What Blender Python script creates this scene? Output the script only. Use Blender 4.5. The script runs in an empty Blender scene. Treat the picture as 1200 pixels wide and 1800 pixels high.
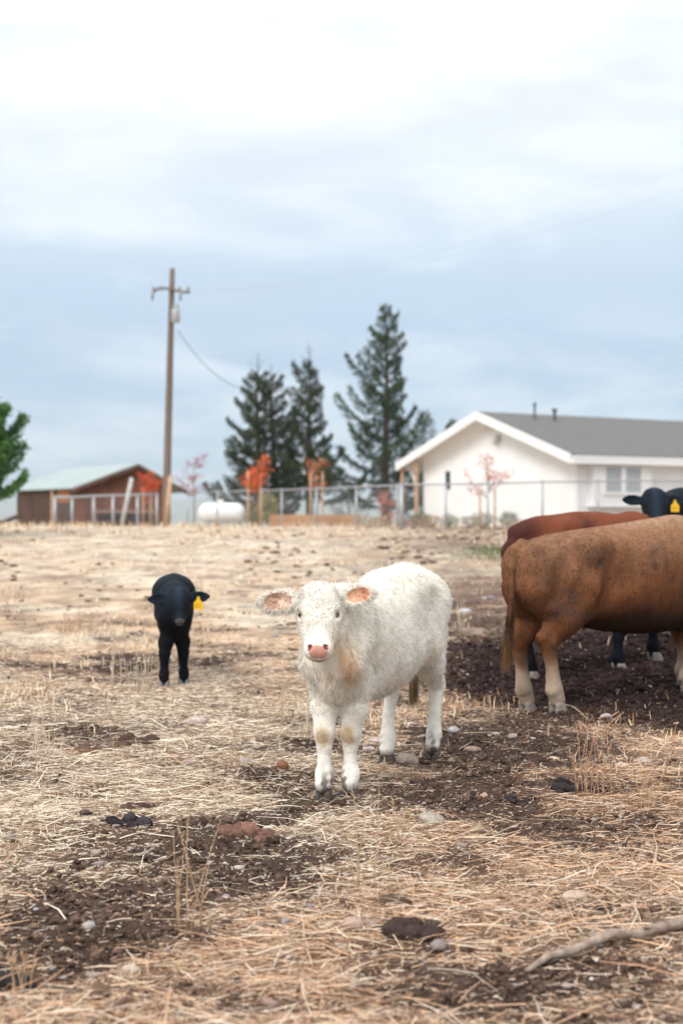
import bpy, math, random
import numpy as np
from mathutils import Vector
R = math.radians
rng = np.random.default_rng(7)
random.seed(7)
scn = bpy.context.scene
col = scn.collection

# ------------------------------------------------------------------ camera
CAMH = 1.4
cam = bpy.data.cameras.new("camera"); camo = bpy.data.objects.new("camera", cam); col.objects.link(camo)
camo.location = (0, 0, CAMH); camo.rotation_euler = (R(90), 0, 0)
cam.sensor_fit = 'VERTICAL'; cam.sensor_height = 36; cam.lens = 50
cam.clip_start = 0.1; cam.clip_end = 40000
cam.dof.use_dof = True; cam.dof.focus_distance = 6.9; cam.dof.aperture_fstop = 2.1
scn.camera = camo

# ------------------------------------------------------------------ world: Nishita sky under broken cloud
SUN_EL, SUN_AZ = 42, 214          # azimuth measured clockwise from +Y
w = bpy.data.worlds.new("World"); scn.world = w; w.use_nodes = True
nt = w.node_tree; N = nt.nodes; L = nt.links; N.clear()
def nd(t, **k):
    n = N.new(t)
    for a, b in k.items(): setattr(n, a, b)
    return n
def ramp(node, pts):
    r = node.color_ramp
    while len(r.elements) < len(pts): r.elements.new(0.5)
    for e, (p, c) in zip(r.elements, pts):
        e.position = p; e.color = (*c, 1) if len(c) == 3 else c
sky = nd('ShaderNodeTexSky', sky_type='NISHITA', sun_disc=False)
sky.sun_elevation = R(SUN_EL); sky.sun_rotation = R(SUN_AZ); sky.air_density = 1.0; sky.dust_density = 1.5
tc = nd('ShaderNodeTexCoord'); sep = nd('ShaderNodeSeparateXYZ'); L.new(tc.outputs['Generated'], sep.inputs[0])
mp = nd('ShaderNodeMapping'); mp.inputs['Scale'].default_value = (1.5, 1.5, 5.0); mp.inputs['Location'].default_value = (3.1, 1.7, 0.35)
L.new(tc.outputs['Generated'], mp.inputs[0])
n1 = nd('ShaderNodeTexNoise'); n1.inputs['Scale'].default_value = 3.6; n1.inputs['Detail'].default_value = 7; n1.inputs['Roughness'].default_value = 0.5; n1.inputs['Distortion'].default_value = 0.25
L.new(mp.outputs[0], n1.inputs['Vector'])
mp2 = nd('ShaderNodeMapping'); mp2.inputs['Scale'].default_value = (5.0, 5.0, 19.0); mp2.inputs['Location'].default_value = (0.3, 4.4, 1.0)
L.new(tc.outputs['Generated'], mp2.inputs[0])
n2 = nd('ShaderNodeTexNoise'); n2.inputs['Scale'].default_value = 1.3; n2.inputs['Detail'].default_value = 5; n2.inputs['Roughness'].default_value = 0.55
L.new(mp2.outputs[0], n2.inputs['Vector'])
# cloud colour by height (overcast brightens towards the zenith) as a table over elevation
cr = nd('ShaderNodeValToRGB'); L.new(sep.outputs['Z'], cr.inputs[0])
ramp(cr, [(0.0, (.36, .52, .68)), (0.05, (.38, .53, .69)), (0.11, (.385, .515, .67)), (0.16, (.48, .60, .735)), (0.21, (.66, .735, .81)), (0.27, (.86, .885, .91)), (0.6, (.95, .95, .95))])
cz = nd('ShaderNodeMapRange'); cz.inputs['From Min'].default_value = 0.3; cz.inputs['From Max'].default_value = 1.0; cz.inputs['To Min'].default_value = 1.0; cz.inputs['To Max'].default_value = 1.9
L.new(sep.outputs['Z'], cz.inputs[0])
crs = nd('ShaderNodeVectorMath', operation='SCALE'); L.new(cr.outputs[0], crs.inputs[0]); L.new(cz.outputs[0], crs.inputs['Scale'])
# bright cloud patches
rp = nd('ShaderNodeValToRGB'); ramp(rp, [(0.47, (0, 0, 0)), (0.66, (1, 1, 1))]); L.new(n1.outputs['Fac'], rp.inputs[0])
rp2 = nd('ShaderNodeValToRGB'); ramp(rp2, [(0.48, (0, 0, 0)), (0.61, (1, 1, 1))]); L.new(n2.outputs['Fac'], rp2.inputs[0])
mx = nd('ShaderNodeMath', operation='MAXIMUM'); L.new(rp.outputs[0], mx.inputs[0])
lowm = nd('ShaderNodeMapRange'); lowm.inputs['From Min'].default_value = 0.02; lowm.inputs['From Max'].default_value = 0.16; lowm.inputs['To Min'].default_value = 1.0; lowm.inputs['To Max'].default_value = 0.0
L.new(sep.outputs['Z'], lowm.inputs[0])
m2 = nd('ShaderNodeMath', operation='MULTIPLY'); L.new(rp2.outputs[0], m2.inputs[0]); L.new(lowm.outputs[0], m2.inputs[1]); L.new(m2.outputs[0], mx.inputs[1])
m3 = nd('ShaderNodeMath', operation='MULTIPLY'); L.new(mx.outputs[0], m3.inputs[0]); m3.inputs[1].default_value = 0.6
mixc = nd('ShaderNodeMix', data_type='RGBA'); L.new(m3.outputs[0], mixc.inputs['Factor']); L.new(crs.outputs[0], mixc.inputs['A'])
mixc.inputs['B'].default_value = (.93, .94, .95, 1)
# thin blue-grey undersides
rp3 = nd('ShaderNodeValToRGB'); ramp(rp3, [(0.34, (1, 1, 1)), (0.50, (0, 0, 0))]); L.new(n1.outputs['Fac'], rp3.inputs[0])
m4 = nd('ShaderNodeMath', operation='MULTIPLY'); L.new(rp3.outputs[0], m4.inputs[0]); m4.inputs[1].default_value = 0.34
mixd = nd('ShaderNodeMix', data_type='RGBA'); L.new(m4.outputs[0], mixd.inputs['Factor']); L.new(mixc.outputs['Result'], mixd.inputs['A'])
mixd.inputs['B'].default_value = (.50, .58, .69, 1)
STR = 0.1
up = nd('ShaderNodeVectorMath', operation='SCALE'); L.new(mixd.outputs['Result'], up.inputs[0]); up.inputs['Scale'].default_value = 1.0 / STR
fin = nd('ShaderNodeMix', data_type='RGBA'); fin.inputs['Factor'].default_value = 0.88
L.new(sky.outputs[0], fin.inputs['A']); L.new(up.outputs[0], fin.inputs['B'])
bg = nd('ShaderNodeBackground'); bg.inputs['Strength'].default_value = STR; L.new(fin.outputs['Result'], bg.inputs[0])
wo = nd('ShaderNodeOutputWorld'); L.new(bg.outputs[0], wo.inputs[0])

# ------------------------------------------------------------------ sun (veiled)
sl = bpy.data.lights.new("sun", 'SUN'); so = bpy.data.objects.new("sun", sl); col.objects.link(so)
sl.energy = 1.7; sl.angle = R(24); sl.color = (1.0, .955, .90)
sd = Vector((math.sin(R(SUN_AZ)) * math.cos(R(SUN_EL)), math.cos(R(SUN_AZ)) * math.cos(R(SUN_EL)), math.sin(R(SUN_EL))))
so.rotation_euler = sd.to_track_quat('Z', 'Y').to_euler(); so.location = (0, 0, 60)
scn.view_settings.view_transform = 'Standard'; scn.view_settings.look = 'None'
scn.view_settings.exposure = 0.40; scn.view_settings.gamma = 1.0
scn.cycles.max_bounces = 9; scn.cycles.diffuse_bounces = 6; scn.cycles.transmission_bounces = 6; scn.cycles.transparent_max_bounces = 6
scn.cycles.use_denoising = True

# ------------------------------------------------------------------ helpers
def tag(o, label=None, cat=None, group=None, kind=None):
    if label: o['label'] = label
    if cat: o['category'] = cat
    if group: o['group'] = group
    if kind: o['kind'] = kind
    return o
def empty(name, loc, rz=0.0):
    o = bpy.data.objects.new(name, None); col.objects.link(o); o.location = loc; o.rotation_euler = (0, 0, rz); o.empty_display_size = .2
    return o
def px(x, y, Y): return Vector(((x - 600) / 2500 * Y, Y, CAMH - (y - 900) / 2500 * Y))

def mesh_np(name, V, quads=None, tris=None, colors=None, mat=None, parent=None, smooth=True):
    """V (n,3); faces arrays; colors per vertex (n,3)"""
    me = bpy.data.meshes.new(name); V = np.asarray(V, np.float32)
    q = np.zeros((0, 4), np.int32) if quads is None else np.asarray(quads, np.int32)
    t = np.zeros((0, 3), np.int32) if tris is None else np.asarray(tris, np.int32)
    me.vertices.add(len(V)); me.vertices.foreach_set('co', V.ravel())
    nl = q.size + t.size; me.loops.add(nl)
    me.loops.foreach_set('vertex_index', np.concatenate([q.ravel(), t.ravel()]))
    me.polygons.add(len(q) + len(t))
    ls = np.concatenate([np.arange(len(q)) * 4, q.size + np.arange(len(t)) * 3]).astype(np.int32)
    me.polygons.foreach_set('loop_start', ls)
    me.polygons.foreach_set('use_smooth', np.full(len(q) + len(t), smooth))
    me.update(calc_edges=True)
    if colors is not None:
        a = me.color_attributes.new('Col', 'FLOAT_COLOR', 'POINT')
        c = np.ones((len(V), 4), np.float32); c[:, :3] = colors; a.data.foreach_set('color', c.ravel())
    if mat: me.materials.append(mat)
    o = bpy.data.objects.new(name, me); col.objects.link(o)
    if parent: o.parent = parent
    return o

class MB:
    """collects boxes, tubes and polygons into one mesh"""
    def __init__(s): s.v = []; s.f = []
    def poly(s, pts): i = len(s.v); s.v += [tuple(p) for p in pts]; s.f.append(tuple(range(i, i + len(pts))))
    def hexa(s, p):   # 8 points: bottom 4 ccw, top 4 ccw
        i = len(s.v); s.v += [tuple(q) for q in p]
        for f in ((3, 2, 1, 0), (4, 5, 6, 7), (0, 1, 5, 4), (1, 2, 6, 5), (2, 3, 7, 6), (3, 0, 4, 7)): s.f.append(tuple(i + k for k in f))
    def box(s, a, b):
        x0, y0, z0 = a; x1, y1, z1 = b
        s.hexa([(x0, y0, z0), (x1, y0, z0), (x1, y1, z0), (x0, y1, z0), (x0, y0, z1), (x1, y0, z1), (x1, y1, z1), (x0, y1, z1)])
    def tube(s, pts, rad, n=8, cap=True, squash=None):
        pts = [Vector(p) for p in pts]; i0 = len(s.v); m = len(pts)
        rad = rad if hasattr(rad, '__len__') else [rad] * m
        up = None
        for k, p in enumerate(pts):
            d = (pts[min(k + 1, m - 1)] - pts[max(k - 1, 0)]).normalized()
            if up is None: up = Vector((0, 0, 1)) if abs(d.z) < .9 else Vector((1, 0, 0))
            a = d.cross(up).normalized(); b = a.cross(d).normalized(); up = b
            for j in range(n):
                t = 2 * math.pi * j / n; s.v.append(tuple(p + (a * math.cos(t) + b * math.sin(t)) * rad[k]))
        for k in range(m - 1):
            for j in range(n):
                a0 = i0 + k * n + j; a1 = i0 + k * n + (j + 1) % n; s.f.append((a0, a1, a1 + n, a0 + n))
        if cap:
            s.f.append(tuple(i0 + j for j in range(n))[::-1]); s.f.append(tuple(i0 + (m - 1) * n + j for j in range(n)))
    def build(s, name, mat, parent=None, smooth=False):
        me = bpy.data.meshes.new(name); me.from_pydata(s.v, [], s.f); me.materials.append(mat)
        if smooth: me.polygons.foreach_set('use_smooth', [True] * len(me.polygons))
        me.update(); o = bpy.data.objects.new(name, me); col.objects.link(o)
        if parent: o.parent = parent
        return o

def material(name, color=(.5, .5, .5), rough=.8, attr=False, var=0.0, vscale=8.0, bump=0.0, bscale=40.0, spec=.3, metal=0.0, stretch=(1, 1, 1), col2=None, sheen=0.0, detail=5, bdist=.01):
    m = bpy.data.materials.new(name); m.use_nodes = True; t = m.node_tree; n = t.nodes; l = t.links
    b = n['Principled BSDF']; b.inputs['Roughness'].default_value = rough; b.inputs['Specular IOR Level'].default_value = spec; b.inputs['Metallic'].default_value = metal
    if sheen: b.inputs['Sheen Weight'].default_value = sheen
    src = None
    if attr:
        a = n.new('ShaderNodeVertexColor'); a.layer_name = 'Col'; src = a.outputs['Color']
    co = n.new('ShaderNodeTexCoord'); mpn = n.new('ShaderNodeMapping'); mpn.inputs['Scale'].default_value = stretch; l.new(co.outputs['Object'], mpn.inputs[0])
    if var or col2:
        no = n.new('ShaderNodeTexNoise'); no.inputs['Scale'].default_value = vscale; no.inputs['Detail'].default_value = detail; l.new(mpn.outputs[0], no.inputs['Vector'])
        mr = n.new('ShaderNodeMapRange'); mr.inputs['From Min'].default_value = .3; mr.inputs['From Max'].default_value = .7
        l.new(no.outputs['Fac'], mr.inputs[0])
        if col2:
            mi = n.new('ShaderNodeMix'); mi.data_type = 'RGBA'; l.new(mr.outputs[0], mi.inputs['Factor'])
            mi.inputs['A'].default_value = (*color, 1); mi.inputs['B'].default_value = (*col2, 1); l.new(mi.outputs['Result'], b.inputs['Base Color'])
        else:
            mr.inputs['To Min'].default_value = 1 - var; mr.inputs['To Max'].default_value = 1 + var
            sc = n.new('ShaderNodeVectorMath'); sc.operation = 'SCALE'; l.new(mr.outputs[0], sc.inputs['Scale'])
            if src: l.new(src, sc.inputs[0])
            else: sc.inputs[0].default_value = color
            l.new(sc.outputs[0], b.inputs['Base Color'])
    elif src: l.new(src, b.inputs['Base Color'])
    else: b.inputs['Base Color'].default_value = (*color, 1)
    if bump:
        no2 = n.new('ShaderNodeTexNoise'); no2.inputs['Scale'].default_value = bscale; no2.inputs['Detail'].default_value = 6; l.new(mpn.outputs[0], no2.inputs['Vector'])
        bu = n.new('ShaderNodeBump'); bu.inputs['Strength'].default_value = bump; bu.inputs['Distance'].default_value = bdist; l.new(no2.outputs['Fac'], bu.inputs['Height']); l.new(bu.outputs[0], b.inputs['Normal'])
    return m

# value noise
def _h(ix, iy, s):
    n = (ix.astype(np.int64) * 374761393 + iy.astype(np.int64) * 668265263 + s * 1442695041) & 0xffffffff
    n = ((n ^ (n >> 13)) * 1274126177) & 0xffffffff
    return ((n ^ (n >> 16)) & 0xffff) / 65535.0
def vnoise(x, y, s=0):
    ix = np.floor(x); iy = np.floor(y); fx = x - ix; fy = y - iy; fx = fx * fx * (3 - 2 * fx); fy = fy * fy * (3 - 2 * fy)
    a = _h(ix, iy, s); b = _h(ix + 1, iy, s); c = _h(ix, iy + 1, s); d = _h(ix + 1, iy + 1, s)
    return a + (b - a) * fx + (c - a) * fy + (a - b - c + d) * fx * fy
def fbm(x, y, s=0, o=4, g=.5):
    t = 0; a = 1; n = 0
    for k in range(o): t = t + a * vnoise(x, y, s + k * 17); n += a; a *= g; x = x * 2.03 + 5.1; y = y * 2.03 + 1.7
    return t / n
def sstep(x, a, b): t = np.clip((np.asarray(x, float) - a) / (b - a), 0, 1); return t * t * (3 - 2 * t)
def lerp(a, b, t): return a + (b - a) * t

# ------------------------------------------------------------------ terrain
def gbase(x, y):
    z = .92 * sstep(y, 10.5, 44) ** .9
    z = z - .30 * sstep(y, 44, 78) - 3.2 * sstep(y, 75, 150) - 45 * sstep(y, 140, 900)
    z = z + .10 * sstep(x, 1.0, 3.4) * sstep(y, 9.0, 11.5) * (1 - sstep(y, 20, 40))
    return z
def ghills(x, y):
    # low rolling rise of ground across the valley
    d = np.sqrt(x * x + y * y)
    return (70 + 110 * fbm(x / 2600, y / 2600, 91, 4)) * sstep(d, 4200, 7800)
def soil(x, y):
    """1 = bare dark soil, 0 = straw covered"""
    wx = x + .5 * (fbm(x * 1.3, y * 1.3, 3) - .5) * 2; wy = y + .9 * (fbm(x * 1.1, y * 1.1, 5) - .5) * 2
    mud = 1 - sstep(np.sqrt(((wx - 2.75) / 2.05) ** 2 + ((wy - 12.3) / 3.3) ** 2), .72, 1.16)
    mud2 = 1 - sstep(np.sqrt(((wx - 2.2) / 2.6) ** 2 + ((wy - 18.5) / 6.0) ** 2), .6, 1.1)
    bx = np.interp(wy, [4.0, 4.4, 4.73, 5.83, 6.36, 7.0, 7.8, 9.2, 10.5], [-1.2, -1.05, -.95, -.62, -.28, .25, .80, 1.4, 1.9]); u = wx - bx; band = np.exp(-(u / (.20 + .03 * wy)) ** 2) * sstep(y, 3.9, 4.5) * (1 - sstep(y, 9.5, 10.5))
    b2 = np.exp(-(((wx + .75) / .75) ** 2 + ((wy - 8.7) / .55) ** 2))
    b3 = np.exp(-(((wx - .5) / .8) ** 2 + ((wy - 7.0) / .5) ** 2))
    b4 = np.exp(-(((wx - .9) / .6) ** 2 + ((wy - 8.6) / .8) ** 2))
    b5 = np.exp(-(((wx + 2.3 - (wy - 13) * .22) / 1.1) ** 2 + ((wy - 13.2) / .5) ** 2)) * .55
    b6 = np.exp(-(((wx - .55) / .45) ** 2 + ((wy - 4.1) / .3) ** 2)) * .7 + np.exp(-(((wx + .15) / .35) ** 2 + ((wy - 4.25) / .25) ** 2)) * .6
    n = fbm(x * 2.2 + y * .5, y * 2.2, 11, 5, .6)
    s = np.maximum.reduce([mud, mud2 * .55, band * 1.0, b2 * .65, b3 * .8, b4 * .85, b5, b6]) 
    s = s + (n - .42) * 2.2 * (1 - .6 * mud) + .10 * sstep(x, -.5, .4) * sstep(y, 6.3, 7.5)
    return np.clip(s, 0, 1), mud, mud2
def gz(x, y, fine=True):
    x = np.asarray(x, float); y = np.asarray(y, float)
    z = gbase(x, y)
    near = 1 - sstep(y, 60, 120)
    z = z + (fbm(x * .5, y * .5, 21, 3) - .5) * .07 * near
    if fine:
        s, mud, m2 = soil(x, y)
        f = (1 - sstep(y, 14, 30)) * sstep(y, -6, -2)
        z = z + (fbm(x * 5, y * 5, 31, 4, .55) - .5) * (.040 + .05 * mud) * f + (fbm(x * 17, y * 17, 41, 3, .6) - .5) * (.012 + .05 * s) * f
        z = z - .012 * s * f
    return z
def gz1(x, y, fine=True): return float(gz(np.array([x]), np.array([y]), fine)[0])

def axis(lo, hi, step, growth, far):
    a = list(np.arange(lo, hi, step)); s = step; v = hi
    while v < far: a.append(v); s *= growth; v += s
    a.append(far); b = []; s = step; v = lo - step
    while v > -far: b.append(v); s *= growth; v -= s
    b.append(-far)
    return np.array(b[::-1] + a)
gx = axis(-2.6, 3.2, .0165, 1.045, 16000); gy = axis(3.4, 13.5, .018, 1.022, 16000)
X, Y = np.meshgrid(gx, gy, indexing='xy'); X = X.ravel(); Y = Y.ravel()
Z = gz(X, Y) + ghills(X, Y)
S, MUD, MUD2 = soil(X, Y)
def ground_color(X, Y, S, MUD, MUD2):
    pale = np.array([.62, .52, .40]); warm = np.array([.56, .36, .22]); brown = np.array([.17, .11, .08]); mudc = np.array([.043, .026, .023]); grn = np.array([.11, .13, .05])
    t = fbm(X * .9, Y * .6, 51, 4); far = sstep(Y, 12, 26)
    left = 1 - sstep(X / np.maximum(Y, 1), -.06, .12)
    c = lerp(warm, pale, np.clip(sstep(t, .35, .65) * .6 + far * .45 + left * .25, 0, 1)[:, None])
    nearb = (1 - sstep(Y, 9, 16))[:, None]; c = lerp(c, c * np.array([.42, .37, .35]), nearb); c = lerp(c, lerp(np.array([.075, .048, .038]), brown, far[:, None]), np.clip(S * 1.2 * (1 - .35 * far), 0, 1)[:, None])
    # trampled brown ground rising to the right-hand skyline
    sk = X / np.maximum(Y, 1); tr = sstep(sk, -.03, .10) * far * (.35 + .65 * sstep(fbm(X * .5, Y * .22, 57, 4), .38, .62)) * .8
    c = lerp(c, np.array([.17, .115, .09]), tr[:, None])
    c = lerp(c, mudc, (MUD ** .8)[:, None])
    g = np.exp(-(((X - 3.0) / .6) ** 2 + ((Y - 28) / 2.4) ** 2)) * sstep(fbm(X * 1.4, Y * .7, 61, 4), .35, .6)
    c = lerp(c, grn, np.clip(g * 1.1, 0, 1)[:, None])
    k = fbm(X * 9, Y * 9, 71, 4, .6)[:, None]; k = 1 + (k - .5) * .8 * (1 - sstep(Y, 30, 80))[:, None]
    c = c * k
    v = sstep(Y, 90, 260)[:, None]; c = lerp(c, np.array([.26, .25, .17]) * (0.6 + .8 * fbm(X / 90, Y / 240, 77, 4))[:, None], v)
    return np.clip(c, .01, .8)
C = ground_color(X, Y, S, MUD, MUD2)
nx, ny = len(gx), len(gy)
I = np.arange(nx * ny).reshape(ny, nx)
Q = np.stack([I[:-1, :-1], I[:-1, 1:], I[1:, 1:], I[1:, :-1]], -1).reshape(-1, 4)
gm = bpy.data.materials.new('dry_ground'); gm.use_nodes = True
t_ = gm.node_tree; n_ = t_.nodes; l_ = t_.links; b_ = n_['Principled BSDF']; b_.inputs['Roughness'].default_value = .95; b_.inputs['Specular IOR Level'].default_value = .15
a_ = n_.new('ShaderNodeVertexColor'); a_.layer_name = 'Col'; tc_ = n_.new('ShaderNodeTexCoord')
f1 = n_.new('ShaderNodeTexNoise'); f1.inputs['Scale'].default_value = 55; f1.inputs['Detail'].default_value = 6; f1.inputs['Roughness'].default_value = .7; l_.new(tc_.outputs['Object'], f1.inputs['Vector'])
f3 = n_.new('ShaderNodeTexNoise'); f3.inputs['Scale'].default_value = 2.2; f3.inputs['Detail'].default_value = 8; f3.inputs['Roughness'].default_value = .72
mp3 = n_.new('ShaderNodeMapping'); mp3.inputs['Scale'].default_value = (1, .7, 1); l_.new(tc_.outputs['Object'], mp3.inputs[0]); l_.new(mp3.outputs[0], f3.inputs['Vector'])
r1 = n_.new('ShaderNodeMapRange'); r1.inputs['From Min'].default_value = .3; r1.inputs['From Max'].default_value = .7; r1.inputs['To Min'].default_value = .45; r1.inputs['To Max'].default_value = 1.45; l_.new(f1.outputs['Fac'], r1.inputs[0])
r3 = n_.new('ShaderNodeMapRange'); r3.inputs['From Min'].default_value = .33; r3.inputs['From Max'].default_value = .62; r3.inputs['To Min'].default_value = .62; r3.inputs['To Max'].default_value = 1.12; l_.new(f3.outputs['Fac'], r3.inputs[0])
mu_ = n_.new('ShaderNodeMath'); mu_.operation = 'MULTIPLY'; l_.new(r1.outputs[0], mu_.inputs[0]); l_.new(r3.outputs[0], mu_.inputs[1])
s_ = n_.new('ShaderNodeVectorMath'); s_.operation = 'SCALE'; l_.new(a_.outputs['Color'], s_.inputs[0]); l_.new(mu_.outputs[0], s_.inputs['Scale']); l_.new(s_.outputs[0], b_.inputs['Base Color'])
bu_ = n_.new('ShaderNodeBump'); bu_.inputs['Strength'].default_value = .7; bu_.inputs['Distance'].default_value = .012; l_.new(f1.outputs['Fac'], bu_.inputs['Height']); l_.new(bu_.outputs[0], b_.inputs['Normal'])
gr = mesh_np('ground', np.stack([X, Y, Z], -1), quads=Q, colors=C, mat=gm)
tag(gr, 'dry trampled pasture ground of straw, dust and dark mud rising to a low crest', kind='structure')

# ------------------------------------------------------------------ implicit surfaces -> one continuous mesh
class SDF:
    def __init__(s, lo, hi, h):
        s.h = h; s.lo = np.array(lo, np.float32); s.n = np.ceil((np.array(hi) - s.lo) / h).astype(int) + 1
        s.ax = [s.lo[i] + h * np.arange(s.n[i], dtype=np.float32) for i in range(3)]
        s.F = np.full(tuple(s.n), 1.0, np.float32)
    def win(s, lo, hi):
        a = np.clip(np.floor((np.array(lo) - s.lo) / s.h).astype(int), 0, s.n - 1); b = np.clip(np.ceil((np.array(hi) - s.lo) / s.h).astype(int) + 1, 1, s.n)
        sl_ = tuple(slice(int(a[i]), int(b[i])) for i in range(3))
        return sl_, s.ax[0][sl_[0]][:, None, None], s.ax[1][sl_[1]][None, :, None], s.ax[2][sl_[2]][None, None, :]
    def join(s, sl_, d, k):
        f = s.F[sl_]
        hh = np.maximum(k - np.abs(f - d), 0) / k
        s.F[sl_] = np.minimum(f, d) - hh * hh * k * .25
    def cut(s, sl_, d, k):
        f = s.F[sl_]; d = -d; hh = np.maximum(k - np.abs(f - d), 0) / k
        s.F[sl_] = np.maximum(f, d) + hh * hh * k * .25
    def cone(s, a, b, ra, rb, k=.03, sub=False):
        a = np.array(a, float); b = np.array(b, float); m = max(ra, rb) + k + .02
        sl_, x, y, z = s.win(np.minimum(a, b) - m, np.maximum(a, b) + m)
        d = b - a; L2 = max(float(d @ d), 1e-9)
        t = np.clip(((x - a[0]) * d[0] + (y - a[1]) * d[1] + (z - a[2]) * d[2]) / L2, 0, 1)
        q = np.sqrt((x - a[0] - t * d[0]) ** 2 + (y - a[1] - t * d[1]) ** 2 + (z - a[2] - t * d[2]) ** 2) - (ra + (rb - ra) * t)
        (s.cut if sub else s.join)(sl_, q.astype(np.float32), k)
    def chain(s, pts, rad, k=.03):
        for i in range(len(pts) - 1): s.cone(pts[i], pts[i + 1], rad[i], rad[i + 1], k)
    def ell(s, c, M, r, k=.03, sub=False):
        """ellipsoid; rows of M are its axes"""
        c = np.array(c, float); r = np.array(r, float); m = max(r) + k + .02
        sl_, x, y, z = s.win(c - m, c + m)
        p = [((x - c[0]) * M[i][0] + (y - c[1]) * M[i][1] + (z - c[2]) * M[i][2]) / r[i] for i in range(3)]
        q = np.sqrt(p[0] ** 2 + p[1] ** 2 + p[2] ** 2)
        g = np.sqrt((p[0] / r[0]) ** 2 + (p[1] / r[1]) ** 2 + (p[2] / r[2]) ** 2) + 1e-6
        (s.cut if sub else s.join)(sl_, (q * (q - 1) / g).astype(np.float32), k)
    def loft(s, st, k=.03, p=2.35):
        st = np.array(st, float); xs = np.linspace(st[0, 0], st[-1, 0], 240)
        def sm(v):
            a = np.interp(xs, st[:, 0], v); ker = np.hanning(23); ker /= ker.sum(); return np.convolve(np.pad(a, 11, mode='edge'), ker, 'valid')
        top, bot, wd = sm(st[:, 1]), sm(st[:, 2]), sm(st[:, 3])
        sl_, x, y, z = s.win((st[0, 0] - .05, -st[:, 3].max() - .08, st[:, 2].min() - .08), (st[-1, 0] + .05, st[:, 3].max() + .08, st[:, 1].max() + .08))
        xx = x[:, 0, 0]; T = np.interp(xx, xs, top)[:, None, None]; B = np.interp(xx, xs, bot)[:, None, None]; W = np.interp(xx, xs, wd)[:, None, None]
        c = B + (T - B) * .47; h = np.where(z > c, T - c, c - B); zz = np.abs(z - c) / h
        q = (np.abs(y / W) ** p + zz ** p) ** (1 / p)
        d = (q - 1) * np.minimum(W, h) * .95
        e = np.maximum(st[0, 0] - x, x - st[-1, 0]); s.join(sl_, np.maximum(d, e).astype(np.float32), k)
    def mesh(s):
        F, h, lo = s.F, s.h, s.lo
        sg = F < 0; cnt = np.zeros(tuple(s.n - 1), np.uint8)
        cor = [(i, j, k) for i in (0, 1) for j in (0, 1) for k in (0, 1)]
        def sh(A, c): return A[c[0]:A.shape[0] - 1 + c[0], c[1]:A.shape[1] - 1 + c[1], c[2]:A.shape[2] - 1 + c[2]]
        for c in cor: cnt += sh(sg, c)
        act = (cnt > 0) & (cnt < 8); cells = np.argwhere(act); idx = np.full(act.shape, -1, np.int32); idx[act] = np.arange(len(cells))
        P = np.zeros((len(cells), 3)); W = np.zeros(len(cells))
        ci, cj, ck = cells.T
        for a in range(8):
            for b in range(a + 1, 8):
                ca, cb = np.array(cor[a]), np.array(cor[b])
                if np.abs(ca - cb).sum() != 1: continue
                fa = F[ci + ca[0], cj + ca[1], ck + ca[2]]; fb = F[ci + cb[0], cj + cb[1], ck + cb[2]]
                m = (fa < 0) != (fb < 0); t = np.where(m, fa / np.where(m, fa - fb, 1), 0)
                P += m[:, None] * (ca[None] + t[:, None] * (cb - ca)[None]); W += m
        V = (cells + P / W[:, None]) * h + lo
        Qs = []
        for ax in range(3):
            o1, o2 = [(1, 2), (2, 0), (0, 1)][ax]
            A = [slice(None)] * 3; Bs = [slice(None)] * 3; A[ax] = slice(0, -1); Bs[ax] = slice(1, None)
            sa, sb = sg[tuple(A)], sg[tuple(Bs)]; e = np.argwhere(sa != sb); flip = sa[tuple(e.T)]
            ok = (e[:, o1] > 0) & (e[:, o2] > 0) & (e[:, o1] < s.n[o1] - 1) & (e[:, o2] < s.n[o2] - 1); e = e[ok]; flip = flip[ok]
            def cell(d1, d2): f = e.copy(); f[:, o1] -= d1; f[:, o2] -= d2; return idx[tuple(f.T)]
            q = np.stack([cell(1, 1), cell(0, 1), cell(0, 0), cell(1, 0)], -1); q[~flip] = q[~flip][:, ::-1]; Qs.append(q)
        Qa = np.concatenate(Qs)
        return V, Qa
def smooth_mesh(V, Q, it=2, lam=.5):
    E = np.concatenate([Q[:, [0, 1]], Q[:, [1, 2]], Q[:, [2, 3]], Q[:, [3, 0]]]); n = len(V); deg = np.bincount(E[:, 0], minlength=n) + np.bincount(E[:, 1], minlength=n)
    for _ in range(it):
        A = np.stack([np.bincount(E[:, 0], V[E[:, 1], c], n) + np.bincount(E[:, 1], V[E[:, 0], c], n) for c in range(3)], -1) / np.maximum(deg, 1)[:, None]
        V = V + lam * (A - V)
    return V
def vnormals(V, Q):
    fn = np.cross(V[Q[:, 2]] - V[Q[:, 0]], V[Q[:, 3]] - V[Q[:, 1]]); n = len(V); Nn = np.zeros((n, 3))
    for k in range(4):
        for c in range(3): Nn[:, c] += np.bincount(Q[:, k], fn[:, c], n)
    return Nn / (np.linalg.norm(Nn, axis=1, keepdims=True) + 1e-9)
def unit(v): return v / (np.linalg.norm(v, axis=-1, keepdims=True) + 1e-9)
def wob(P, f, s):
    r = np.random.default_rng(s); o = np.zeros((len(P), 3))
    for k in range(5):
        K = r.normal(size=(3, 3)) * f * (1 + .5 * k); o += np.sin(P @ K.T + r.uniform(0, 6.28, 3)) / (1 + .5 * k)
    return o / 2.2

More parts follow.
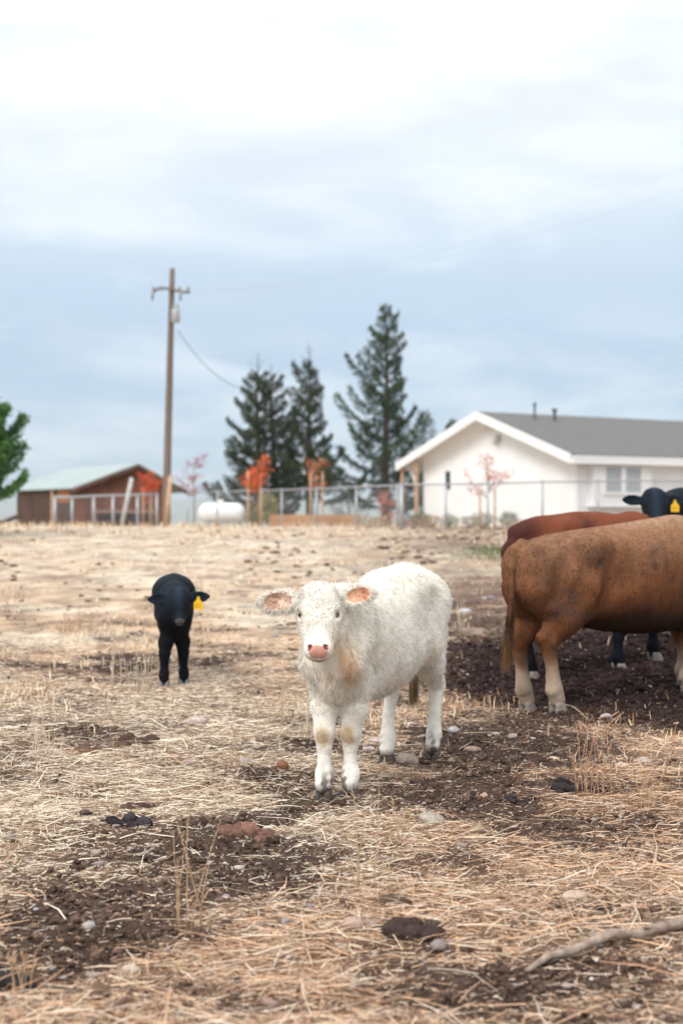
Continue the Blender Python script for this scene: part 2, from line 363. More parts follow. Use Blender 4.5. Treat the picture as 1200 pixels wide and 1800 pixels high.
def strands(name, P, Nrm, D, Lg, W, Cc, mat, parent, lift=.35, curl=.4, seg=4, grav=0.0, seed=1, cvar=.12):
    """many tapered hairs as one mesh: roots P, normals Nrm, combing direction D, lengths Lg"""
    r = np.random.default_rng(seed); n = len(P)
    D = unit(D - Nrm * np.sum(D * Nrm, -1, keepdims=True))
    D = unit(D + r.normal(size=(n, 3)) * curl * .5)
    cur = P - Nrm * .002; dr = unit(D + Nrm * lift); pts = [cur]; wv = r.normal(size=(n, 3)) * curl
    for k in range(seg - 1):
        cur = cur + dr * (Lg / (seg - 1))[:, None]; pts.append(cur)
        dr = unit(dr + wv * .6 * (1 if k % 2 else -1) - Nrm * lift * .35 + np.array([0, 0, -grav]))
    side = unit(np.cross(D, Nrm) + r.normal(size=(n, 3)) * .25)
    V = np.zeros((n, 2 * (seg - 1) + 1, 3), np.float32)
    for k in range(seg - 1):
        ww = (W * (1 - .28 * k))[:, None] * .5; V[:, 2 * k] = pts[k] - side * ww; V[:, 2 * k + 1] = pts[k] + side * ww
    V[:, -1] = pts[-1]; m = V.shape[1]; base = np.arange(n)[:, None] * m
    q = [base + np.array([[2 * k, 2 * k + 1, 2 * k + 3, 2 * k + 2]]) for k in range(seg - 2)]
    tq = np.concatenate(q) if q else None; tt = base + np.array([[m - 3, m - 2, m - 1]])
    cc = Cc * (1 + r.normal(size=(n, 1)) * cvar); cv = np.repeat(cc[:, None, :], m, 1)
    gr_ = np.ones(m); 
    return mesh_np(name, V.reshape(-1, 3), quads=tq, tris=tt, colors=np.clip(cv.reshape(-1, 3) * np.tile(gr_, n)[:, None], 0.003, .97), mat=mat, parent=parent)

M_hide = material('hide', attr=True, rough=.85, var=.10, vscale=30, bump=.35, bscale=120, spec=.12)
M_blackhair = material('black_hair', attr=True, rough=.42, spec=.22)
M_hair = material('hair', attr=True, rough=.75, spec=.25)
t_ = M_hair.node_tree; tr_ = t_.nodes.new('ShaderNodeBsdfTranslucent'); mi_ = t_.nodes.new('ShaderNodeMixShader'); mi_.inputs[0].default_value = .47
at_ = [n for n in t_.nodes if n.bl_idname == 'ShaderNodeVertexColor'][0]; t_.links.new(at_.outputs['Color'], tr_.inputs['Color']); t_.links.new(t_.nodes['Principled BSDF'].outputs[0], mi_.inputs[1]); t_.links.new(tr_.outputs[0], mi_.inputs[2]); t_.links.new(mi_.outputs[0], t_.nodes['Material Output'].inputs['Surface'])
M_hoof = material('hoof_horn', (.075, .058, .05), rough=.75, var=.4, vscale=40, bump=.3)
M_hoof_pale = material('pale_hoof_horn', (.24, .205, .18), rough=.7, var=.3, vscale=40, bump=.3)
M_eye = material('eyeball', (.006, .004, .004), rough=.3, spec=.2)
M_tag = material('yellow_tag_plastic', (.85, .50, .02), rough=.45, spec=.4)
M_ink = material('faded_tag_marks', (.45, .25, .02), rough=.6)
M_wet = material('nose_skin', attr=True, rough=.4, spec=.5)

def hoof_mesh(s, mat, parent, loc, yaw=0.0):
    mb = MB()
    for sd_ in (-1, 1):
        rings = [(-.010, .068, .030, .024), (.0, .045, .037, .026), (.010, .018, .047, .029), (.014, -.012, .052, .030)]
        n = 12; i0 = len(mb.v)
        for (cx, z, rx, ry) in rings:
            for j in range(n):
                a = 2 * math.pi * j / n; cxx = math.cos(a); sy = math.sin(a)
                x_ = cx + rx * cxx * (1.12 if cxx > 0 else .95); y_ = sd_ * .0285 + ry * sy * (1 - .25 * max(cxx, 0))
                mb.v.append((x_ * s, y_ * s, z * s))
        for k in range(3):
            for j in range(n): a0 = i0 + k * n + j; a1 = i0 + k * n + (j + 1) % n; mb.f.append((a0, a0 + n, a1 + n, a1))
        mb.f.append(tuple(i0 + j for j in range(n))); mb.f.append(tuple(i0 + 3 * n + j for j in range(n))[::-1])
    o = mb.build('hoof', mat, parent, smooth=True); o.location = loc; o.rotation_euler = (0, 0, yaw); return o

def cattle(name, label, cat, origin, Fdir, stations, s, feet, poll, u, look, hs, colorfn, hairfn, nhair, h, hooves, legr=1.0, neck=None, tail=None,
           hock_off=-.075, hoofs=.92, gask=1.0, hipy=.55, hipz=.80, lp=2.35, bones=1.0, crease=0, calb=.014, hairmat=None, lift_head=0, eark=(1, 1), seed=1, hairw=.004, tagear=False, eyes=True, group=None, extra=None, coatname='coat', hair_kw=None, upper=1.0, hu=1.0, shw=1.0, ear=1.0, earu=.075, eyew=-.052, ears=(1, 1), eartilt=(0, 0), carpal=0.0, irim=None):
    """stations: torso loft; feet: [(x,y)]*4 = hind right, hind left, front right, front left in local metres; head frame from poll,u(look)"""
    Fd = unit(np.array([Fdir[0], Fdir[1], 0.0])); yaw = math.atan2(Fd[1], Fd[0])
    ox, oy = origin; z0 = gz1(ox, oy, False)
    root = empty(name, (ox, oy, z0), yaw); tag(root, label, cat, group)
    Ld = np.array([-Fd[1], Fd[0], 0])
    def w(xl, yl): return ox + Fd[0] * xl + Ld[0] * yl, oy + Fd[1] * xl + Ld[1] * yl
    fz = [gz1(*w(*f)) - z0 + .004 for f in feet]
    st = np.array(stations, float)
    poll = np.array(poll, float); u = unit(np.array(u, float)); wn = np.array(look, float); wn = unit(wn - u * (wn @ u)); v = np.cross(wn, u)  # v: lateral (animal's left)
    if v[1] < 0: v = -v
    hp = lambda a, b, c: poll + (u * a * hu + v * b + wn * c) * hs
    S_ = SDF((st[0, 0] - .16, -st[:, 3].max() - .16, -.08), (max(st[-1, 0], poll[0] + .35 * hs, float(hp(.45, 0, .0)[0])) + .14, max(st[:, 3].max(), float(abs(hp(.1, .30, 0)[1])), abs(float(hp(.1, -.3, 0)[1]))) + .10, max(st[:, 1].max(), poll[2]) + .14), h)
    # make the lateral range symmetric and big enough for the ears
    S_.loft(st, k=.04, p=lp)
    H = st[:, 1].max()
    # hind legs
    for i, sy in ((0, -1), (1, 1)):
        fx, fy = feet[i]; z = fz[i]; wy = st[2, 3]
        hip = (.06 * s, sy * wy * hipy, hipz * H); stf = (lerp(.20 * s, fx + .2 * s, .35), sy * wy * .72, .60 * H); hock = (fx + hock_off * s, lerp(fy, sy * wy * .5, .25), z + .40 * s)
        gas = (lerp(stf[0], hock[0], .55), lerp(stf[1], hock[1], .55), lerp(stf[2], hock[2], .5)); cal = (hock[0] - calb * s, hock[1], hock[2] + .035 * s)
        S_.cone((-.08 * s, sy * wy * .5, (hipz + .03) * H), hip, .10 * s, .15 * s * upper, .06); S_.cone(hip, stf, .16 * s * upper, .115 * s * upper, .06)
        S_.cone((-.10 * s, sy * wy * .55, .74 * H), (-.05 * s + fx * .4, sy * wy * .52, .56 * H), .085 * s, .07 * s, .06)
        S_.cone((-.085 * s, sy * wy * .50, .62 * H), (gas[0] - .035 * s, gas[1], gas[2] + .02 * s), .105 * s, .062 * s * gask, .07)
        S_.cone(stf, gas, .105 * s * gask, .075 * s * gask, .05); S_.cone(gas, hock, .073 * s * gask, .046 * s * legr, .035)
        S_.cone(cal, hock, .032 * s * legr, .04 * s * legr, .03); S_.cone(cal, (gas[0] - .03 * s, gas[1], gas[2] + .04 * s), .026 * s * legr, .045 * s, .03)
        S_.chain([hock, (fx - .03 * s, fy, z + .26 * s), (fx - .012 * s, fy, z + .13 * s), (fx + .012 * s, fy, z + .065 * s)], [.046 * s * legr, .032 * s * legr, .044 * s * legr, .042 * s * legr], .014)
        S_.cone((fx - .04 * s, fy - .02 * s, z + .11 * s), (fx - .04 * s, fy + .02 * s, z + .11 * s), .016 * s, .016 * s, .02)
    xf = .5 * (feet[2][0] + feet[3][0])
    for i, sy in ((2, -1), (3, 1)):
        fx, fy = feet[i]; z = fz[i]; wy = .21 * s * shw
        sh_ = (xf - .02 * s, sy * wy * .62, .70 * H); pt = (xf + .10 * s, sy * wy * .62, .60 * H); el = (lerp(xf - .04 * s, fx, .25), sy * wy * .60, .50 * H); kn = (lerp(fx, xf, .10) + carpal, lerp(fy, sy * wy * .5, .15), z + .315 * s)
        S_.cone((xf - .06 * s, sy * wy * .45, .86 * H), sh_, .09 * s * shw, .12 * s * shw, .07); S_.cone(sh_, pt, .12 * s * shw, .10 * s * shw, .06); S_.cone(pt, el, .10 * s * shw, .088 * s * shw, .05)
        mid = tuple(lerp(np.array(el), np.array(kn), .5)); S_.cone(el, mid, .088 * s * shw, .066 * s * legr, .04); S_.cone(mid, kn, .064 * s * legr, .050 * s * legr, .02)
        S_.chain([kn, (fx + carpal * .5, fy, z + .25 * s), (fx, fy, z + .19 * s), (fx - .004 * s, fy, z + .115 * s), (fx + .012 * s, fy, z + .065 * s)], [.053 * s * legr, .037 * s * legr, .031 * s * legr, .045 * s * legr, .043 * s * legr], .014)
        S_.cone((fx - .038 * s, fy - .02 * s, z + .10 * s), (fx - .038 * s, fy + .02 * s, z + .10 * s), .015 * s, .015 * s, .02)
    I3 = np.eye(3)
    for sy in (-1, 1):
        wd_ = lambda q: float(np.interp(q, st[:, 0], st[:, 3])); tp_ = lambda q: float(np.interp(q, st[:, 0], st[:, 1]))
        S_.ell((.24 * s, sy * (wd_(.24 * s) - .072 * s), tp_(.24 * s) - .11 * s), I3, np.array([.11, .055, .06]) * s * bones, .10)
        S_.ell((-.12 * s, sy * .07 * s, tp_(-.12 * s) - .075 * s), I3, np.array([.045, .04, .045]) * s * bones, .05)
        S_.ell((.43 * s, sy * (wd_(.43 * s) + .045 * s), tp_(.43 * s) - .22 * s), I3, np.array([.12, .06, .11]) * s * bones, .09, sub=True)
        if crease: S_.cone((.36 * s, sy * (wd_(.36 * s) + .035 * s), .70 * H), (.25 * s, sy * (wd_(.25 * s) + .02 * s), .50 * H), .05 * s, .04 * s, .08, sub=True); S_.cone((.02 * s, sy * (wd_(.02 * s) + .05 * s), .80 * H), (-.06 * s, sy * (wd_(.0) + .035 * s), .58 * H), .045 * s, .04 * s, .07, sub=True)
        S_.ell((xf - .05 * s, sy * (wd_(xf - .05 * s) - .03 * s), .70 * H), [unit(np.array([.25, 0, -1])), np.array([0, 1., 0]), unit(np.array([1, 0, .25]))], np.array([.19, .05, .075]) * s, .05)
    # neck
    for (a, b, ra, rb) in neck: S_.cone(a, b, ra, rb, .07)
    # head
    A3 = [u, v, wn]
    S_.ell(hp(.085, 0, -.075), A3, np.array([.105, .100, .085]) * hs, .04 * hs)
    S_.ell(hp(.030, 0, -.060), A3, np.array([.050, .078, .06]) * hs, .05 * hs)
    S_.ell(hp(.165, 0, -.078), A3, np.array([.10, .092, .075]) * hs, .035 * hs)
    S_.ell(hp(.19, 0, -.125), A3, np.array([.125, .082, .075]) * hs, .04 * hs)
    S_.cone(hp(.22, .0, -.08), hp(.36, 0, -.068), .068 * hs, .046 * hs, .03 * hs)
    for sy in (-1, 1):
        S_.cone(hp(.24, sy * .030, -.08), hp(.36, sy * .021, -.07), .052 * hs, .043 * hs, .03 * hs)
        S_.cone(hp(.135, sy * .070, -.040), hp(.175, sy * .073, -.042), .024 * hs, .019 * hs, .03 * hs)
        S_.ell(hp(.378, sy * .029, -.062), A3, np.array([.042, .038, .048]) * hs, .02 * hs)
    S_.cone(hp(.17, 0, -.16), hp(.375, 0, -.105), .055 * hs, .033 * hs, .04 * hs)
    S_.ell(hp(.375, 0, -.06), A3, np.array([.050, .060, .056]) * hs, .02 * hs)
    S_.ell(hp(.385, 0, -.10), A3, np.array([.030, .038, .032]) * hs, .015 * hs)
    for sy in (-1, 1):
        S_.ell(hp(.385, sy * .037, -.008), [unit(u * .8 + v * sy * .6), unit(v * .8 - u * sy * .6), wn], np.array([.016, .008, .020]) * hs, .006 * hs, sub=True)   # nostril
        S_.ell(hp(.169, sy * .092, eyew + .006), A3, np.array([.018, .020, .018]) * hs, .012 * hs, sub=True)   # orbit
    S_.cone(hp(.425, -.042, -.078), hp(.425, .042, -.078), .0018 * hs, .0018 * hs, .004, sub=True)       # mouth line
    # ears
    EARS = []
    for e, sy in enumerate((-1, 1)):
        if not ears[e]: continue
        tilt = eartilt[e]; ax_ = unit(v * sy * math.cos(tilt) - u * math.sin(tilt) + wn * .05); bx_ = unit(np.cross(ax_, wn)); fx_ = unit(np.cross(bx_, ax_)); fx_ = fx_ * (1 if fx_ @ wn > 0 else -1)
        fx_ = unit(fx_ * 1.0 + u * .22); bx_ = unit(np.cross(ax_, fx_)); 
        c = hp(earu, sy * .088, -.085) + ax_ * .082 * hs * ear * eark[e]; eh = hs * ear * eark[e]
        S_.cone(hp(earu + .01, sy * .07, -.09), c - ax_ * .03 * eh, .028 * hs, .026 * hs, .02 * hs)
        S_.ell(c, [ax_, bx_, fx_], np.array([.078, .046, .024]) * eh, .015 * hs); S_.cone(c + ax_ * .03 * eh, c + ax_ * .078 * eh, .028 * eh, .012 * eh, .03 * hs)
        S_.ell(c + fx_ * .021 * eh + ax_ * .012 * eh, [ax_, bx_, fx_], np.array([.062, .034, .026]) * eh, .006, sub=True)
        EARS.append((sy, c, ax_, bx_, fx_, eark[e]))
    # tail
    if tail:
        S_.chain(tail['pts'], tail['rad'], .02)
    V, Qa = S_.mesh(); V = smooth_mesh(V, Qa, 2, .45); Nn = vnormals(V, Qa)
    hd = (V - poll) / hs; hd = hd + np.outer(hd @ u, u) * (1 / hu - 1); HU, HV, HW = hd @ u, hd @ v, hd @ wn
    inhead = (HU > -.02) & (HU < .47) & (np.abs(HV) < .135) & (HW > -.26) & (HW < .08)
    ctx = dict(V=V, N=Nn, HU=HU, HV=HV, HW=HW, inhead=inhead, ears=EARS, s=s, hs=hs, H=H, feet=feet, fz=fz)
    earin = np.zeros(len(V)); earall = np.zeros(len(V))
    for (sy, c, ax_, bx_, fx_, ek) in EARS:
        d = (V - c) / (hs * ear * ek); a, b, f = d @ ax_, d @ bx_, d @ fx_
        inr = (((a - .012) / .062) ** 2 + (b / .039) ** 2 < .72) & (np.abs(f) < .045) & ((Nn @ fx_) > .1); earin[inr] = 1
        earall[(np.abs(f) < .06) & ((a / .095) ** 2 + (b / .062) ** 2 < 1)] = 1
    ctx['earin'] = earin; ctx['earall'] = earall
    ctx['nose'] = inhead & (((HU - .409) / .028) ** 4 + (HV / (.048 - .35 * (HU - .40))) ** 4 < 1) & (HW > -.078) & (HU < .440)
    ctx['eyer'] = np.minimum(np.linalg.norm(np.stack([(HU - .167), HV - .085, HW - eyew], -1), axis=1), np.linalg.norm(np.stack([(HU - .167), HV + .085, HW - eyew], -1), axis=1))
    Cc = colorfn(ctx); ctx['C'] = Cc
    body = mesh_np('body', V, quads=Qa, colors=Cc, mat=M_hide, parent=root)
    # hair
    Lh, Dh = hairfn(ctx)
    fa = np.linalg.norm(np.cross(V[Qa[:, 2]] - V[Qa[:, 0]], V[Qa[:, 3]] - V[Qa[:, 1]]), axis=1) * (Lh[Qa[:, 0]] > .003) * (1 + .8 * earall[Qa[:, 0]]) * (1 + .8 * inhead[Qa[:, 0]])
    r = np.random.default_rng(seed); pick = r.choice(len(Qa), nhair, p=fa / fa.sum()); wt = r.dirichlet((1, 1, 1, 1), nhair)
    q = Qa[pick]; P = np.einsum('nk,nkc->nc', wt, V[q]); NN = unit(np.einsum('nk,nkc->nc', wt, Nn[q])); CC = np.einsum('nk,nkc->nc', wt, ctx.get('HC', Cc)[q]); LL = np.einsum('nk,nk->n', wt, Lh[q]) * r.uniform(.6, 1.3, nhair); DD = np.einsum('nk,nkc->nc', wt, Dh[q])
    kw = dict(lift=.35, curl=.4, grav=.1, cvar=.10); kw.update(hair_kw or {})
    strands(coatname, P, NN, DD, LL, np.full(nhair, hairw) * r.uniform(.6, 1.3, nhair), CC, hairmat or M_hair, root, seed=seed, **kw)
    for i, f in enumerate(feet): hoof_mesh(s * legr * hoofs, hooves, root, (f[0] + .010 * s, f[1], fz[i] - .014))
    if eyes:
        for sy in (-1, 1):
            bm_ = MB(); n = 12; rr = .0145 * hs; c0 = hp(.169, sy * .0835, eyew)
            for a in range(7):
                for b in range(n):
                    th = math.pi * a / 6; ph = 2 * math.pi * b / n; bm_.v.append((rr * math.sin(th) * math.cos(ph), rr * math.sin(th) * math.sin(ph), rr * math.cos(th)))
            for a in range(6):
                for b in range(n): i = a * n + b; j = a * n + (b + 1) % n; bm_.f.append((i, i + n, j + n, j))
            o = bm_.build('eye', M_eye, root, True); o.location = c0; o.scale = (1, 1, .78)
    if tagear:
        sy, c, ax_, bx_, fx_, ek = [e for e in EARS if e[0] == 1][0]
        org = c + fx_ * .026 * hs + bx_ * 0.0 + ax_ * .0
        dn = np.array([0, 0, -1.0]); sd2 = unit(ax_ - dn * (ax_ @ dn)); nf = np.cross(sd2, dn); nf = nf * (1 if nf @ fx_ > 0 else -1); org = org + nf * .006
        outl = [(-.008, 0), (.008, 0), (.012, .022), (.030, .040), (.033, .052), (.033, .088), (.027, .094), (-.027, .094), (-.033, .088), (-.033, .052), (-.030, .040), (-.012, .022)]
        k = tagear; mb = MB(); n = len(outl)
        for off in (.0015, -.0015):
            for (a, b) in outl: mb.v.append(tuple(org + sd2 * a * k + dn * b * k + nf * off))
        mb.f.append(tuple(range(n))); mb.f.append(tuple(range(n, 2 * n))[::-1])
        for j in range(n): mb.f.append((j, (j + 1) % n, n + (j + 1) % n, n + j))
        to = mb.build('ear_tag', M_tag, root)
        mk = MB()
        for (a0, a1, b0, b1) in ((-.018, -.014, .056, .074), (-.008, .004, .056, .059), (-.008, -.005, .056, .074), (-.008, .004, .071, .074), (.010, .013, .056, .074), (.013, .020, .063, .066)):
            f_ = [org + sd2 * a * k + dn * b * k + nf * .0022 for a, b in ((a0, b0), (a1, b0), (a1, b1), (a0, b1))]; mk.poly(f_)
        mk.build('tag_marks', M_ink, to)
    if tail and tail.get('tuft'):
        tp, n, ln, wd, cc1, cc2 = tail['tuft']; r = np.random.default_rng(seed + 5)
        t = r.uniform(0, 1, n); a, b = np.array(tp[0]), np.array(tp[1]); P = a + (b - a) * t[:, None] + r.normal(size=(n, 3)) * .010
        D = np.tile(unit(np.array([[-.08, 0, -1.0]])), (n, 1)) + r.normal(size=(n, 3)) * .10; Nn2 = unit(r.normal(size=(n, 3)) * [1, 1, .1])
        cc = lerp(np.array(cc1), np.array(cc2), np.clip(t[:, None] + r.normal(size=(n, 1)) * .15, 0, 1))
        strands('tail_switch', P, Nn2, D, np.full(n, ln) * r.uniform(.6, 1.2, n), np.full(n, wd), cc, M_hair, root, lift=.10, curl=.12, seed=seed)
    return root, ctx, w

# ---- the white calf
def ramp_blob(V, c, r): return np.exp(-np.sum(((V - np.array(c)) / np.array(r)) ** 2, axis=1))
def white_col(c):
    V = c['V']; n = len(V); base = np.tile(np.array([[.89, .855, .78]]), (n, 1))
    v1 = wob(V, 7, 3)[:, 0:1]; base *= 1 + .035 * v1
    dirt = np.clip(wob(V, 18, 9)[:, 1:2] * wob(V, 9, 12)[:, 0:1] * 1.2 + .02, 0, .5); base = lerp(base, np.array([.50, .39, .27]), dirt * .4)
    tan = np.array([.62, .36, .15])
    for (p, r, a) in (((1.36, .10, .70), (.10, .035, .09), .95), ((1.33, .12, .62), (.10, .035, .09), .7), ((1.34, .17, .74), (.10, .035, .14), .35), ((1.3, .16, .50), (.10, .07, .07), .5), ((1.32, .02, .60), (.10, .03, .07), .35),
                      ((.75, .24, .50), (.13, .1, .035), .5), ((.55, .25, .55), (.06, .06, .04), .55), ((.2, .27, .62), (.05, .08, .05), .25)):
        base = lerp(base, tan, (ramp_blob(V, p, r) * a)[:, None])
    for i in (2, 3):
        f = c['feet'][i]; k = ramp_blob(V, (f[0] + .05, f[1] + .005, .305), (.06, .032, .045)); base = lerp(base, np.array([.45, .31, .15]), np.clip(k * 1.5, 0, .85)[:, None])
    low = 1 - sstep(V[:, 2], .05, .20); spl = np.clip(wob(V, 45, 5)[:, 0] * 1.6, 0, 1) * low; base = lerp(base, np.array([.10, .07, .055]), np.clip(spl * 1.0 + .5 * (1 - sstep(V[:, 2], .05, .09)), 0, .9)[:, None])
    ei = np.where(V[:, 1] > 0, 1.0, .55); base = lerp(base, np.array([.66, .30, .17]), (c['earin'] * .9 * ei)[:, None])
    base = lerp(base, np.array([.58, .29, .23]), (np.clip(1 - (c['eyer'] - .017) / .009, 0, 1) * .85)[:, None])
    base[c['nose']] = np.array([.60, .32, .25])
    chin = c['inhead'] & (c['HU'] > .405) & (c['HW'] <= -.077) & (c['HW'] > -.13) & (np.abs(c['HV']) < .05); base[chin] = np.array([.62, .50, .42])
    lip = c['inhead'] & (c['HU'] > .40) & (np.abs(c['HW'] + .079) < .005) & (np.abs(c['HV']) < .028); base[lip] = np.array([.35, .18, .15])
    nos = c['inhead'] & (np.abs(np.abs(c['HV']) - .036) < .012) & (np.abs(c['HU'] - .385) < .016) & (c['HW'] > -.035) & (c['HW'] < -.012); base[nos] = np.array([.22, .06, .05])
    hc = base.copy(); fr = np.clip(wob(V, 60, 77)[:, 0] * .6 + .55, 0, 1); dist = np.zeros(len(V))
    for (sy, cc, ax_, bx_, fx_, ek) in c['ears']:
        if sy > 0: dist = np.maximum(dist, sstep((V - cc) @ ax_, .012, .03) * (np.linalg.norm(V - cc, axis=1) < .13))
    m = c['earin'] > 0; hc[m] = lerp(np.where(V[m][:, 1:2] > 0, np.array([[.84, .74, .62]]), np.array([[.56, .38, .27]])), base[m], (dist[m] * .8)[:, None]); lock_shade = np.clip(wob(V, 42, 71)[:, 0:1] * wob(V, 30, 72)[:, 1:2] * 2 + .35, 0, 1); hc = hc * (1 - .12 * lock_shade * np.where(c['inhead'], 1.2, .9)[:, None]); hc[c['nose']] = base[c['nose']]; c['HC'] = np.minimum(hc * 1.09, .97)  # curl pattern darkens the hair colour, painting shade between locks
    return base
def white_hair(c):
    V, HU, HV = c['V'], c['HU'], c['HV']; n = len(V)
    Lh = np.full(n, .026); Lh[V[:, 2] < .42] = .012; Lh[V[:, 2] < .24] = .010; Lh[V[:, 2] < .075] = 0
    nk = (V[:, 0] > .95) & (V[:, 2] > .5) & ~c['inhead']; Lh[nk] = .044
    Lh[(V[:, 2] > .98) & (V[:, 0] < .6)] = .034
    Lh[c['inhead']] = lerp(.024, .007, sstep(HU[c['inhead']], .20, .38))
    Lh[c['nose']] = 0; Lh[c['eyer'] < .023] = 0
    Lh[c['earin'] > 0] = .026; Lh[(c['earall'] > 0) & (c['earin'] == 0)] = .036
    D = np.tile(np.array([[-.75, 0, -.65]]), (n, 1)); D[nk] = np.array([-.25, 0, -1.0]); D[V[:, 2] < .42] = np.array([-.1, 0, -1.0])
    D = D + wob(V, 24, 21) * np.where(nk, .40, .75)[:, None] + wob(V, 8, 22) * np.where(nk, .6, .35)[:, None]
    root = c['root_axes']; u, v, wn = root
    hw = u[None] * (HU - .175)[:, None] + v[None] * HV[:, None]; hw = unit(hw) + wob(V, 34, 31) * .8
    D[c['inhead']] = hw[c['inhead']]
    for (sy, cc, ax_, bx_, fx_, ek) in c['ears']:
        d = V - cc; m = (c['earall'] > 0) & (np.linalg.norm(d, axis=1) < .13); D[m] = (unit(ax_[None] * .6 + unit(d) * 1.0) + np.array([0, 0, -.35]))[m]
    return Lh, D

wst = [(-.19, .97, .80, .05), (-.15, 1.05, .70, .11), (-.05, 1.10, .62, .160), (.08, 1.125, .56, .185), (.25, 1.10, .50, .205), (.45, 1.06, .455, .228), (.68, 1.04, .43, .225), (.88, 1.035, .44, .180), (1.03, 1.035, .45, .135), (1.14, .99, .46, .112), (1.22, .92, .50, .09), (1.28, .82, .56, .05)]
wu = np.array([.46, .17, -.84]); wlook = np.array([.90, .30, .30])
def wrap(fn, u, look):
    u = unit(np.array(u, float)); wn = np.array(look, float); wn = unit(wn - u * (wn @ u)); v = np.cross(wn, u); v = v if v[1] > 0 else -v
    def g(c): c['root_axes'] = (u, v, wn); return fn(c)
    return g
wroot, wctx, ww = cattle('white_calf', 'fluffy white calf with pink nose standing in the centre, looking at the camera', 'calf', (.390, 8.115), (-.401, -1.045), wst, 1.0,
    [(.11, -.10), (-.11, .105), (1.17, -.060), (1.07, .040)], (1.375, -.008, 1.058), wu, wlook, 1.0, white_col, wrap(white_hair, wu, wlook), 150000, .0075, M_hoof, legr=1.0, hu=.82, shw=.66, ear=1.22, earu=.045, eyew=-.036, hoofs=.80,
    neck=[((1.00, 0, .83), (1.34, -.01, .93), .130, .10), ((1.06, 0, .70), (1.37, 0, .85), .120, .085), ((1.14, 0, .60), (1.23, .0, .72), .105, .095)],
    tail=dict(pts=[(-.15, 0, .98), (-.20, .0, .92), (-.21, 0, .80), (-.20, -.01, .6), (-.16, -.03, .44)], rad=[.03, .028, .022, .018, .014], tuft=(((-.17, -.02, .50), (-.15, -.035, .36)), 900, .10, .004, (.68, .60, .48), (.36, .24, .12))),
    lp=2.1, seed=3, hairw=.0032, hair_kw=dict(lift=.30, curl=.60, grav=.12, cvar=.22), eartilt=(-.05, .22), eark=(1.0, .88))
# stalk hanging from the calf's mouth
def hpt(root_poll, u, look, a, b, c, hs=1.0):
    u = unit(np.array(u, float)); wn = np.array(look, float); wn = unit(wn - u * (wn @ u)); v = np.cross(wn, u); v = v if v[1] > 0 else -v
    return np.array(root_poll) + (u * a + v * b + wn * c) * hs
mbp = MB(); 
_p = [hpt((1.375, -.008, 1.058), wu, wlook, .418 * .82, -.030, -.045)]
for k in range(1, 7): _p.append(_p[-1] + np.array([.002, .005 if k < 4 else .010, -.022]))
mbp.tube(_p, [.0013] * 6 + [.0008], 5); so_ = mbp.build('chewed_stalk', material('red_stalk', (.30, .09, .06), rough=.8), None)
so_.matrix_world = wroot.matrix_basis.copy()
tag(so_, 'thin reddish grass stalk hanging from the white calf\'s mouth', 'grass stalk')

# ---- the brown cow (hind part to shoulder in the picture)
def brown_col(c):
    V = c['V']; H = c['H']; z = V[:, 2] / H; n = len(V)
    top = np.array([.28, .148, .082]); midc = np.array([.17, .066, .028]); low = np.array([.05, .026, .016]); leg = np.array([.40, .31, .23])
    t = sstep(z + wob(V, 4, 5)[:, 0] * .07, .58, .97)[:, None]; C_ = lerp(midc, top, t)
    belly = (1 - sstep(z + wob(V, 6, 8)[:, 0] * .025, .44, .57)) * sstep(V[:, 0], .10, .40) * (z > .36); C_ = lerp(C_, low, (belly * .92)[:, None])  # darker belly coat, deepened further with painted underside shade
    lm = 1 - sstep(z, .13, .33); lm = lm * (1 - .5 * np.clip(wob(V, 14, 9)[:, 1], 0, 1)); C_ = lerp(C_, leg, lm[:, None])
    C_ = lerp(C_, np.array([.42, .28, .185]), (sstep(z + wob(V, 5, 15)[:, 0] * .03, .90, 1.0) * .7)[:, None])  # pale strip along the back is a highlight painted into the coat
    for (x_, z_, rx_, rz_, a) in ((.25, 1.06, .12, .06, .5), (.27, 1.04, .045, .035, .9), (.20, 1.02, .03, .03, .7), (.10, 1.13, .18, .08, .4), (-.13, .90, .06, .08, .8), (.04, .81, .06, .05, 1.0), (-.05, .70, .13, .11, .75), (.10, .70, .10, .08, .6), (.85, 1.09, .07, .045, .9), (.80, 1.0, .035, .03, .8), (.93, 1.02, .03, .05, .7),
                               (.97, .90, .05, .03, .6), (-.16, 1.09, .05, .07, .6), (1.28, .95, .07, .20, .8), (1.15, .72, .12, .10, .8), (.72, .80, .04, .10, .25), (.55, .95, .15, .05, .25), (-.04, .46, .035, .04, .95), (.0, .40, .05, .03, .5)):
        nz = .35 + .65 * np.clip(wob(V, 30, 14)[:, 0] + wob(V, 14, 19)[:, 1] + .5, 0, 1); k = np.exp(-((V[:, 0] - x_) / rx_) ** 2 - ((V[:, 2] - z_) / rz_) ** 2) * (V[:, 1] < .1 if z_ > .5 else 1)
        C_ = lerp(C_, np.array([.085, .045, .034]), np.clip(k * nz * a * 1.15, 0, .85)[:, None])
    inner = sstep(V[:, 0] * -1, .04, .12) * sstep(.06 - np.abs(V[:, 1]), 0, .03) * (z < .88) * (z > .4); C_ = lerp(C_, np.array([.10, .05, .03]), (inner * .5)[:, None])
    C_ = lerp(C_, np.array([.40, .215, .11]), (ramp_blob(V, (-.2, 0, 1.05), (.07, .06, .16)) * .7)[:, None])
    rl = sstep(V[:, 0], .05, .3) * 0
    return np.clip(C_ * (1 + .12 * wob(V, 10, 4)[:, 0:1] + .10 * wob(V * np.array([1, 1, .28]), 42, 6)[:, 0:1]), .01, .8)
